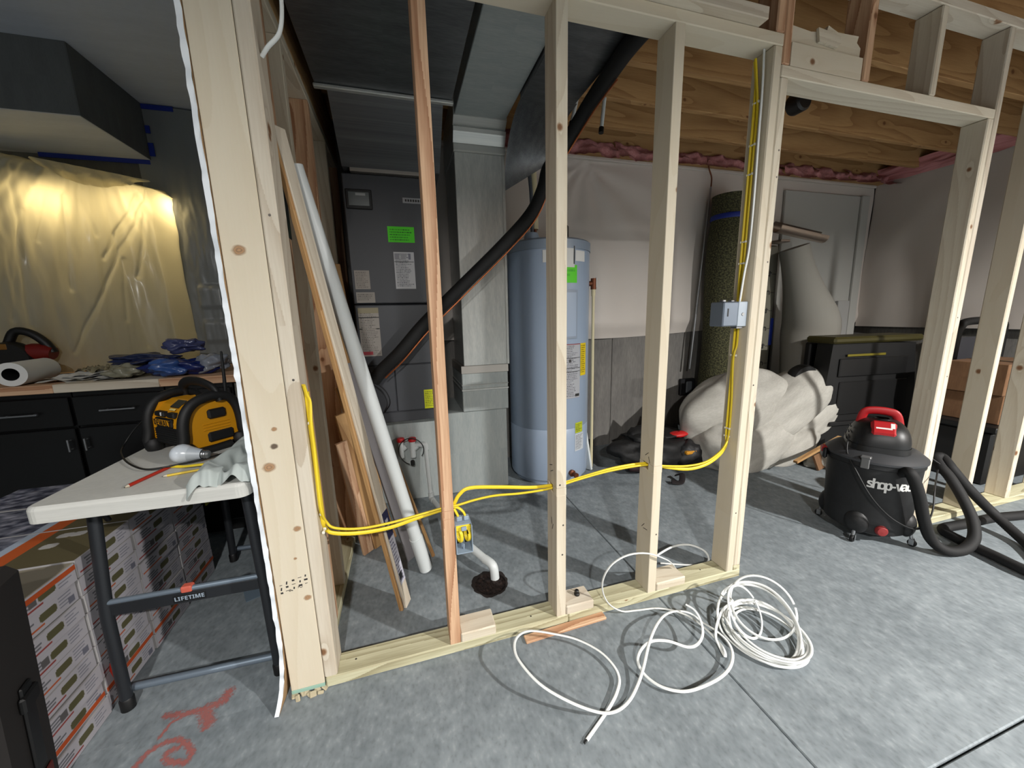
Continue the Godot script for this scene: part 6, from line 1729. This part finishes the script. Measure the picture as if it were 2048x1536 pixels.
func right_corner():
	var n := fnoise(101, 0.9, 4)
	# rolls standing in the corner
	var g = thing("carpet_pad_roll", "mottled green carpet pad roll standing in the back corner", "roll", "rolls standing in the corner", Vector3(3.005, 0, -1.50))
	var st = S()
	var prof := []
	for i in 25:
		var y := 2.10 * i / 24.0
		prof.append(Vector2(0.148 + 0.008 * sin(y * 5.0) - (0.016 * exp(-pow((y - 0.27) * 9.0, 2.0))) - (0.012 * exp(-pow((y - 1.93) * 9.0, 2.0))), y + 0.001))
	prof.append(Vector2(0.0, 2.101))
	lathe(st, prof, 36)
	M["green_pad"].uv1_scale = Vector3(2.0, 2.2, 1.0)
	part("pad", st.commit(), M["green_pad"], g)
	for y in [0.27, 1.93]:
		st = S()
		lathe(st, [Vector2(0.139, y - 0.02), Vector2(0.141, y - 0.016), Vector2(0.1415, y + 0.016), Vector2(0.139, y + 0.02)], 36)
		part("tape_band", st.commit(), M["tape_blue"], g)
	var w = thing("foam_roll", "off white foam roll marked with numbers beside the green roll", "roll", "rolls standing in the corner", Vector3(3.43, 0, -1.545))
	w.scale = Vector3(0.82, 1.0, 0.82)
	st = S()
	lathe(st, [Vector2(0.165, 0.001), Vector2(0.16, 0.6), Vector2(0.155, 1.70), Vector2(0.14, 1.715), Vector2(0, 1.715)], 36)
	part("foam", st.commit(), col("foam", Color(0.44, 0.43, 0.38), 0.85), w)
	var ys := [0.72, 0.90, 0.985, 1.14, 1.32, 1.50]
	for i in 6:
		var yy := 0.70 + i * 0.155
		text("4" if i % 2 else "5", 0.06, col("ink", Color(0.16, 0.15, 0.15), 0.8), w, at(Vector3(-0.045, yy, 0.160), Vector3(0, -16, 90)), "number", 0.002)
		part("tick", mbox(Vector3(0.0, yy - 0.002, 0.157), Vector3(0.05, yy + 0.002, 0.162), 0.0), col("ink", Color(0.16, 0.15, 0.15), 0.8), w)
	part("tape_strip", mbox(Vector3(0.045, 0.86, 0.153), Vector3(0.085, 1.10, 0.160), 0.003), M["tape_blue"], w)
	var v = thing("underlay_roll", "fat off white underlay roll leaning beside the marked roll", "roll", "rolls standing in the corner")
	st = S()
	var pts := spline([Vector3(3.56, 0.002, -1.17), Vector3(3.57, 0.33, -1.19), Vector3(3.60, 0.66, -1.21), Vector3(3.66, 0.90, -1.22), Vector3(3.67, 1.05, -1.22), Vector3(3.61, 1.25, -1.24), Vector3(3.54, 1.45, -1.26), Vector3(3.47, 1.67, -1.28)], 4)
	var rs := []
	for i in pts.size():
		var y: float = pts[i].y
		rs.append(0.13 + 0.075 * exp(-pow((y - 1.0) / 0.27, 2.0)) - 0.025 * smoothstep(1.2, 1.67, y))
	tube(st, pts, circ(1.0, 32), Vector3.UP, false, true, rs)
	part("underlay", st.commit(), col("underlay", Color(0.52, 0.51, 0.48), 0.85), v)
	# half pipe of sheet metal lying on the rolls
	var h = thing("duct_offcut", "bent sheet metal duct offcut lying across the roll tops", "duct")
	st = S()
	var xf := aim(Vector3(3.36, 1.85, -1.36), Vector3(0.54, -0.075, 0.02), Vector3(0, 0, 1))
	var L := 0.52
	grid(st, 16, 2, func(u, vv):
		var an: float = lerp(-2.7, 1.6, u)
		return xf * Vector3(cos(an) * 0.05, vv * L, sin(an) * 0.05))
	grid(st, 16, 2, func(u, vv):
		var an: float = lerp(-2.7, 1.6, u)
		return xf * Vector3(cos(an) * 0.046, vv * L, sin(an) * 0.046), true)
	part("sheet", st.commit(), col("duct_bright", Color(0.66, 0.60, 0.55), 0.35, 0.8), h)
	part("rim", mbox(Vector3(3.355, 1.72, -1.42), Vector3(3.45, 1.74, -1.30), 0.004), col("duct_bright", Color(0.66, 0.60, 0.55), 0.35, 0.8), h)
	# white panels leaning on the back wall
	var p = thing("foam_board", "large white panel leaning on the back wall behind the rolls", "panel")
	st = S()
	box(st, Vector3(4.26, 1.13, 0), Vector3(0.98, 2.22, 0.025), 0.004, at(Vector3(0, 0.003, -1.615), Vector3(-1.0, 0, 0)))
	part("board", st.commit(), col("panel_white", Color(0.68, 0.68, 0.66), 0.8), p)
	st = S()
	box(st, Vector3(4.78, 1.13, 0), Vector3(0.10, 2.22, 0.02), 0.003, at(Vector3(0, 0.003, -1.59), Vector3(-1.0, 0, 0)))
	part("edge_strip", st.commit(), col("panel_white", Color(0.68, 0.68, 0.66), 0.8), p)
	st = S()
	box(st, Vector3(4.60, 0.63, 0), Vector3(0.16, 1.22, 0.03), 0.003, at(Vector3(0, 0.003, -1.57), Vector3(-1.0, 0, 0)))
	part("folded_leaf", st.commit(), col("panel_white2", Color(0.64, 0.64, 0.63), 0.8), p)
	# black work stand with olive top
	var k = thing("work_stand", "black plastic folding work stand with olive yellow top", "work stand", "", Vector3(3.78, 0, -0.80), deg_to_rad(-6.0))
	k.scale = Vector3(0.88, 1.0, 1.0)
	var K := col("stand_black", Color(0.03, 0.03, 0.032), 0.6)
	st = S()
	extrude_z(st, [Vector2(-0.50, 0.0), Vector2(0.62, 0.0), Vector2(0.44, 0.90), Vector2(-0.44, 0.92)], -0.12, 0.0)
	part("front_leg_panel", st.commit(), K, k)
	part("frame_bar", mbox(Vector3(-0.36, 0.66, 0.0), Vector3(0.36, 0.80, 0.015), 0.006), col("stand_black2", Color(0.045, 0.045, 0.047), 0.5), k)
	part("recess", mbox(Vector3(-0.33, 0.36, -0.002), Vector3(0.40, 0.62, 0.012), 0.02), col("stand_black2", Color(0.045, 0.045, 0.047), 0.5), k)
	part("shelf_lip", mbox(Vector3(-0.40, 0.28, 0.0), Vector3(0.46, 0.31, 0.03), 0.006), K, k)
	part("yellow_rule", mbox(Vector3(-0.30, 0.815, 0.012), Vector3(0.10, 0.832, 0.018), 0.001), col("olive", Color(0.42, 0.38, 0.05), 0.5), k)
	part("work_top", mbox(Vector3(-0.47, 0.915, -0.20), Vector3(0.47, 0.965, 0.035), 0.015), col("olive_top", Color(0.22, 0.20, 0.05), 0.5), k)
	part("rear_leg_panel", mbox(Vector3(-0.42, 0.0, -0.24), Vector3(0.46, 0.91, -0.19), 0.01), K, k)
	st = S()
	lathe(st, [Vector2(0, 0.0), Vector2(0.14, 0.0), Vector2(0.15, 0.02), Vector2(0.15, 0.06), Vector2(0.14, 0.08), Vector2(0, 0.08)], 24, aim(Vector3(-0.56, 0.60, -0.16), Vector3(0, 0, 1), Vector3.UP))
	part("pivot_wheel", st.commit(), K, k)
	# drop cloth heap
	var c = thing("drop_cloth", "heap of grey white canvas drop cloth on the floor", "drop cloth")
	var fold := fnoise(111, 0.85, 2)
	var fl := [[Vector3(2.80, 0.40, -1.12), Vector3(0.46, 0.30, 0.24), 1.0, Vector3(0, -8, 20)], [Vector3(3.12, 0.38, -1.02), Vector3(0.52, 0.22, 0.20), 5.0, Vector3(0, -6, 34)], [Vector3(3.38, 0.30, -0.99), Vector3(0.42, 0.17, 0.18), 9.0, Vector3(0, -4, 38)], [Vector3(2.86, 0.16, -0.95), Vector3(0.36, 0.20, 0.16), 14.0, Vector3(0, 0, 26)], [Vector3(3.20, 0.14, -0.92), Vector3(0.30, 0.14, 0.14), 21.0, Vector3(0, 0, 30)], [Vector3(2.62, 0.16, -1.0), Vector3(0.24, 0.22, 0.20), 27.0, Vector3(0, 0, -10)], [Vector3(3.58, 0.42, -1.02), Vector3(0.16, 0.13, 0.16), 33.0, Vector3(0, 0, 10)]]
	for q in fl:
		part("fold", lump(q[0], q[1], q[2], 0.17, fold, 64, 36, 0.002, q[3]), M["canvas"], c)
	part("hem_tail", lump(Vector3(3.38, 0.03, -0.78), Vector3(0.20, 0.08, 0.10), 4.0, 0.3, n, 36, 16), M["canvas"], c)
	st = S()
	box(st, Vector3.ZERO, Vector3(0.26, 0.11, 0.015), 0.001, at(Vector3(3.30, 0.062, -0.74), Vector3(-22, 12, 3)))
	one("cardboard_sheet", st.commit(), M["cardboard"], "brown cardboard flap poking out from under the drop cloth", "cardboard")
	st = S()
	box(st, Vector3.ZERO, Vector3(0.55, 0.018, 0.03), 0.002, at(Vector3(3.17, 0.17, -0.70), Vector3(0, 8, 10)), 0)
	one("wood_strip", st.commit(), M["joist"], "thin brown slat across the drop cloth beside the vacuum", "slat")
	# tool bag, tissue and tube on the floor of the mechanical room
	var t = thing("tool_bag", "black tool bag with red panel on floor by back wall", "bag")
	var bn := fnoise(121, 0.8, 3)
	part("body", lump(Vector3(2.10, 0.13, -1.20), Vector3(0.30, 0.15, 0.20), 2.0, 0.5, bn), col("bag_black", Color(0.03, 0.03, 0.033), 0.7), t)
	part("flap", lump(Vector3(2.16, 0.235, -1.25), Vector3(0.22, 0.05, 0.15), 6.0, 0.5, bn, 36, 18), col("bag_black", Color(0.03, 0.03, 0.033), 0.7), t)
	part("red_panel", lump(Vector3(2.30, 0.255, -1.12), Vector3(0.085, 0.022, 0.045), 8.0, 0.1, bn, 24, 12), col("bag_red", Color(0.72, 0.10, 0.10), 0.5), t)
	part("base_panel", lump(Vector3(1.98, 0.07, -1.06), Vector3(0.16, 0.04, 0.06), 11.0, 0.3, bn, 24, 12), col("bag_maroon", Color(0.14, 0.04, 0.06), 0.7), t)
	st = S()
	tube(st, spline([Vector3(2.12, 0.03, -0.92), Vector3(2.14, 0.05, -0.88), Vector3(2.10, 0.015, -0.84), Vector3(2.04, 0.02, -0.86)], 5), oval(0.02, 0.004), Vector3.UP)
	part("strap", st.commit(), col("bag_strap", Color(0.09, 0.06, 0.07), 0.8), t)
	part("side_pocket", lump(Vector3(2.33, 0.12, -1.06), Vector3(0.12, 0.10, 0.10), 15.0, 0.5, bn, 30, 16), col("bag_pocket", Color(0.07, 0.07, 0.075), 0.6), t)
	part("yellow_tool", mbox(Vector3(2.24, 0.15, -0.985), Vector3(2.33, 0.175, -0.955), 0.006), col("tool_yellow", Color(0.72, 0.50, 0.12), 0.5), t)
	one("tissue", lump(Vector3(2.49, 0.11, -1.24), Vector3(0.085, 0.14, 0.05), 3.0, 1.5, fnoise(131, 1.9, 3), 40, 24), col("tissue_white", Color(0.66, 0.69, 0.70), 0.8), "crumpled white paper beside the tool bag", "paper")
	st = S()
	extrude_z(st, [Vector2(2.16, 0.27), Vector2(2.36, 0.27), Vector2(2.21, 0.40)], -1.36, -1.355)
	one("paper_corner", st.commit(), col("tissue_grey", Color(0.52, 0.53, 0.54), 0.8), "white paper corner sticking up behind the tool bag", "paper")
	var tb = thing("cardboard_tube", "pale grey tube lying on floor toward the green roll", "tube")
	st = S()
	tube(st, [Vector3(2.60, 0.055, -1.34), Vector3(2.84, 0.055, -0.93)], circ(0.055, 24), Vector3.UP, false, true)
	part("tube_wall", st.commit(), col("tube_grey", Color(0.42, 0.44, 0.45), 0.7), tb)
	st = S()
	box(st, Vector3.ZERO, Vector3(0.14, 0.03, 0.05), 0.006, at(Vector3(2.76, 0.018, -1.52), Vector3(0, 12, 0)))
	one("wood_chock", st.commit(), M["joist"], "small brown wood piece at foot of the green roll", "wood block")
	# things stored behind the right-hand studs
	var bxs := [[Vector3(3.98, 0.595, -0.48), Vector3(4.50, 0.80, -0.20), "upper cardboard box stored behind the right hand studs"], [Vector3(4.00, 0.402, -0.47), Vector3(4.46, 0.593, -0.20), "lower cardboard box stored behind the right hand studs"]]
	for q in bxs:
		var cb = thing("cardboard_box", q[2], "box", "cardboard boxes behind the studs")
		part("carton", mbox(q[0], q[1], 0.004), M["cardboard"], cb)
		part("packing_tape", mbox(Vector3(q[0].x + 0.2, q[1].y, q[0].z), Vector3(q[0].x + 0.26, q[1].y + 0.0008, q[1].z), 0.0), col("pack_tape", Color(0.46, 0.36, 0.22), 0.35), cb)
	var cr = thing("storage_crate", "black plastic crate under the cardboard boxes by the studs", "crate")
	part("crate_body", mbox(Vector3(3.92, 0.0, -0.50), Vector3(4.58, 0.36, -0.18), 0.012), K, cr)
	part("crate_rim", mbox(Vector3(3.90, 0.362, -0.52), Vector3(4.60, 0.40, -0.16), 0.008), col("stand_black2", Color(0.045, 0.045, 0.047), 0.5), cr)
	var ch = thing("hand_truck", "black tubular hand truck standing behind the right studs", "hand truck")
	st = S()
	tube(st, spline([Vector3(4.24, 0.0, -0.58), Vector3(4.24, 0.55, -0.58), Vector3(4.24, 0.93, -0.58), Vector3(4.27, 1.02, -0.58), Vector3(4.36, 1.055, -0.58), Vector3(4.66, 1.055, -0.58), Vector3(4.77, 1.02, -0.58), Vector3(4.81, 0.92, -0.58), Vector3(4.81, 0.0, -0.58)], 6), circ(0.028, 14))
	part("tube_frame", st.commit(), K, ch)
	part("back_plate", mbox(Vector3(4.30, 0.55, -0.60), Vector3(4.76, 0.94, -0.585), 0.006), col("truck_grey", Color(0.20, 0.20, 0.22), 0.6), ch)
	part("toe_plate", mbox(Vector3(4.22, 0.001, -0.80), Vector3(4.83, 0.012, -0.55), 0.002), K, ch)
	st = S()
	extrude_z(st, [Vector2(-0.06, 0.0), Vector2(0.16, 0.0), Vector2(0.14, 0.09), Vector2(0.02, 0.20), Vector2(-0.05, 0.19)], -0.02, 0.02, at(Vector3(3.52, 0.0015, -0.128), Vector3(0, 8, 0)))
	one("plywood_scrap", st.commit(), M["pine_clear"], "broken tan plywood scrap standing behind the right hand studs", "scrap wood")

# ---------------------------------------------------------------- vacuum
func shop_vacuum():
	var c := Vector3(2.65, 0, -0.08)
	var t = thing("shop_vacuum", "black wet dry vacuum with red handle on casters by the doorway", "vacuum", "", c + Vector3(-0.014, 0, -0.008))
	t.scale = Vector3(0.94, 1.0, 0.94)
	var D = M["black_dusty"]
	var K := col("vac_black", Color(0.035, 0.035, 0.038), 0.45)
	var G := col("vac_lid", Color(0.20, 0.205, 0.215), 0.5)
	var Rd := col("vac_red", Color(0.62, 0.04, 0.07), 0.45)
	var st = S()
	lathe(st, [Vector2(0, 0.052), Vector2(0.165, 0.052), Vector2(0.178, 0.062), Vector2(0.182, 0.10), Vector2(0.197, 0.40), Vector2(0.203, 0.405), Vector2(0.203, 0.425)], 48)
	part("tank", st.commit(), D, t)
	st = S()
	lathe(st, [Vector2(0.203, 0.425), Vector2(0.210, 0.43), Vector2(0.210, 0.440), Vector2(0.200, 0.448), Vector2(0.175, 0.468), Vector2(0.145, 0.480), Vector2(0, 0.485)], 48)
	part("lid", st.commit(), G, t)
	# viewer direction basis: f points towards the camera side
	var f := Vector3(-0.80, 0, 0.60)
	var yaw := atan2(f.x, f.z)
	var hd := Node3D.new()
	# motor head: squashed dome longer front to back
	st = S()
	grid(st, 40, 16, func(u, v):
		var a: float = u * TAU
		var hh: float = v
		var sq := pow(pow(abs(cos(a)), 3.2) + pow(abs(sin(a)), 3.2), -1.0 / 3.2)
		var s: float = pow(max(0.0, 1.0 - pow(hh, 2.6)), 0.42)
		var p := Vector3(cos(a) * 0.125 * sq * s, 0.476 + hh * 0.150, sin(a) * 0.150 * sq * s)
		p.x += 0.012 * hh
		return Basis(Vector3.UP, yaw) * p, true)
	part("motor_head", st.commit(), K, t)
	st = S()
	grid(st, 40, 2, func(u, v):
		var a: float = u * TAU
		var sq := pow(pow(abs(cos(a)), 3.2) + pow(abs(sin(a)), 3.2), -1.0 / 3.2)
		return Basis(Vector3.UP, yaw) * Vector3(cos(a) * (0.131 - 0.003 * v) * sq, 0.474 + v * 0.028, sin(a) * (0.156 - 0.003 * v) * sq), true)
	part("head_skirt", st.commit(), K, t)
	hd.free()
	var B := Basis(Vector3.UP, yaw)
	# red carrying handle over the head, red switch panel on the sloping front
	st = S()
	var hp: Array = spline([Vector3(-0.075, 0.585, -0.02), Vector3(-0.062, 0.640, -0.02), Vector3(-0.03, 0.654, -0.02), Vector3(0.03, 0.654, -0.02), Vector3(0.066, 0.638, -0.02), Vector3(0.085, 0.575, -0.02)], 5).map(func(q): return B * q)
	tube(st, hp, circ(0.020, 12, 0.009), B * Vector3(0, 0, 1), false)
	part("handle", st.commit(), Rd, t)
	var px := Transform3D(B, Vector3.ZERO) * at(Vector3(0.005, 0.588, 0.102), Vector3(-42, 0, 0))
	st = S()
	box(st, Vector3.ZERO, Vector3(0.10, 0.085, 0.03), 0.012, px)
	part("switch_panel", st.commit(), Rd, t)
	st = S()
	box(st, Vector3(0.0, -0.005, 0.0152), Vector3(0.062, 0.008, 0.001), 0.0, px)
	box(st, Vector3(0.033, 0.012, 0.0152), Vector3(0.016, 0.028, 0.001), 0.0, px)
	part("panel_print", st.commit(), M["white_paper"], t)
	for s in [-1.0]:
		for i in 3:
			st = S()
			box(st, Vector3.ZERO, Vector3(0.006, 0.008, 0.085 - 0.012 * i), 0.003, Transform3D(B, Vector3.ZERO) * at(Vector3(0.128 * s + 0.006 * i, 0.515 + 0.028 * i, 0.02), Vector3(0, 0, 0)))
			part("vent_slot", st.commit(), M["black"], t)
	# latches, cord wrap
	for q in [[-0.28, "front"], [2.9, "rear"]]:
		var d := Vector3(sin(yaw + q[0]), 0, cos(yaw + q[0]))
		st = S()
		box(st, Vector3(0, 0.43, 0.210), Vector3(0.034, 0.055, 0.012), 0.003, Transform3D(Basis(Vector3.UP, yaw + q[0]), Vector3.ZERO))
		box(st, Vector3(0, 0.458, 0.203), Vector3(0.040, 0.012, 0.03), 0.003, Transform3D(Basis(Vector3.UP, yaw + q[0]), Vector3.ZERO))
		part("latch", st.commit(), col("latch_grey", Color(0.42, 0.42, 0.42), 0.35, 0.3), t)
	st = S()
	box(st, Vector3(0, 0.425, 0.215), Vector3(0.055, 0.035, 0.03), 0.008, Transform3D(Basis(Vector3.UP, yaw - 1.45), Vector3.ZERO))
	part("exhaust_cap", st.commit(), Rd, t)
	st = S()
	box(st, Vector3(0, 0.41, 0.215), Vector3(0.08, 0.06, 0.022), 0.008, Transform3D(Basis(Vector3.UP, yaw - 1.45), Vector3.ZERO))
	part("cord_wrap", st.commit(), K, t)
	# caster bosses and wheels
	for an in [-2.727, -1.232, 0.268, 1.893]:
		var bb := Basis(Vector3.UP, an)
		st = S()
		grid(st, 20, 10, func(u, v):
			var a: float = u * TAU
			var ph: float = (v - 0.5) * PI
			return bb * (Vector3(0, 0.105, 0.172) + Vector3(cos(a) * cos(ph) * 0.052, sin(ph) * 0.062, sin(a) * cos(ph) * 0.035)))
		part("caster_boss", st.commit(), D, t)
		st = S()
		pipe(st, bb * Vector3(0, 0.06, 0.190), bb * Vector3(0, 0.032, 0.198), 0.008, 10)
		box(st, Vector3(0.011, 0.026, 0.198), Vector3(0.003, 0.03, 0.02), 0.001, Transform3D(bb, Vector3.ZERO))
		box(st, Vector3(-0.011, 0.026, 0.198), Vector3(0.003, 0.03, 0.02), 0.001, Transform3D(bb, Vector3.ZERO))
		part("caster_fork", st.commit(), M["steel"], t)
		st = S()
		lathe(st, [Vector2(0, -0.008), Vector2(0.016, -0.008), Vector2(0.0185, -0.005), Vector2(0.0185, 0.005), Vector2(0.016, 0.008), Vector2(0, 0.008)], 18, aim(bb * Vector3(0, 0.019, 0.200), bb * Vector3(1, 0, 0.2), Vector3.UP))
		part("caster_wheel", st.commit(), M["black"], t)
	# red drain plug, lettering, hose port
	var pa: float = yaw + 0.26
	st = S()
	lathe(st, [Vector2(0, 0.020), Vector2(0.020, 0.018), Vector2(0.026, 0.010), Vector2(0.027, 0.0), Vector2(0, 0)], 20, aim(Basis(Vector3.UP, pa) * Vector3(0, 0.088, 0.180), Basis(Vector3.UP, pa) * Vector3(0, 0, 1), Vector3.UP))
	part("drain_plug", st.commit(), col("plug_red", Color(0.50, 0.14, 0.14), 0.6), t)
	var word := "shop-vac"
	for i in word.length():
		var la: float = yaw - 0.14 + i * 0.118
		text(word[i], 0.046, M["white_paper"], t, Transform3D(Basis(Vector3.UP, la), Basis(Vector3.UP, la) * Vector3(0, 0.330, 0.1950)), "letter", 0.002, 800)
	st = S()
	pipe(st, Vector3(-0.06, 0.392, 0.09), Vector3(-0.104, 0.400, 0.160), 0.032, 18)
	part("hose_port", st.commit(), K, t)
	# ribbed hose
	var h = thing("vacuum_hose", "black ribbed vacuum hose looping from tank over the floor", "hose")
	var hb := [[[Vector3(2.575,0.395,0.030),Vector3(2.553,0.405,0.075),Vector3(2.528,0.419,0.118),Vector3(2.564,0.320,0.141),Vector3(2.617,0.188,0.150),Vector3(2.684,0.080,0.157),Vector3(2.727,0.035,0.192),Vector3(2.814,0.030,0.213),Vector3(2.915,0.060,0.202),Vector3(2.969,0.130,0.165),Vector3(3.001,0.215,0.104),Vector3(3.028,0.290,0.036),Vector3(3.048,0.330,-0.017),Vector3(3.106,0.350,-0.064),Vector3(3.155,0.350,-0.062),Vector3(3.119,0.310,0.001),Vector3(3.162,0.210,0.062),Vector3(3.240,0.100,0.126),Vector3(3.186,0.030,0.261),Vector3(3.016,0.030,0.411)], "hose_run"], [[Vector3(2.867,0.030,0.461),Vector3(2.867,0.030,0.379),Vector3(2.890,0.030,0.278),Vector3(2.906,0.030,0.181),Vector3(2.923,0.030,0.120),Vector3(2.942,0.030,0.089),Vector3(2.994,0.030,0.072),Vector3(3.130,0.030,0.083),Vector3(3.346,0.030,0.093),Vector3(3.547,0.030,0.128),Vector3(3.766,0.030,0.157)], "hose_run"]]
	for q in hb:
		var pts: Array = spline(q[0], 40)
		var rs := []
		for i in pts.size():
			rs.append(1.0 + 0.045 * (1.0 if i % 2 else -1.0))
		st = S()
		tube(st, pts, circ(0.0225, 14), Vector3.UP, false, true, rs)
		part(q[1], st.commit(), M["rubber"], h)
	st = S()
	tube(st, spline([Vector3(2.500,0.535,-0.130),Vector3(2.455,0.455,-0.100),Vector3(2.435,0.376,-0.034),Vector3(2.452,0.280,0.021),Vector3(2.495,0.204,0.066),Vector3(2.543,0.158,0.104),Vector3(2.609,0.131,0.130),Vector3(2.688,0.137,0.129),Vector3(2.793,0.180,0.098),Vector3(2.858,0.260,0.063),Vector3(2.971,0.330,0.011)], 6).map(func(q): return q / Vector3(0.94, 1.0, 0.94)), circ(0.0038, 8))
	part("power_cord", st.commit(), M["black"], t, -c / Vector3(0.94, 1.0, 0.94) + Vector3(0.014, 0, 0.008))
	st = S()
	tube(st, spline([Vector3(2.870,0.520,-0.105),Vector3(2.955,0.450,-0.089),Vector3(2.992,0.380,-0.033),Vector3(3.018,0.350,-0.006)], 6).map(func(q): return q / Vector3(0.94, 1.0, 0.94)), circ(0.0038, 8))
	part("power_cord", st.commit(), M["black"], t, -c / Vector3(0.94, 1.0, 0.94) + Vector3(0.014, 0, 0.008))
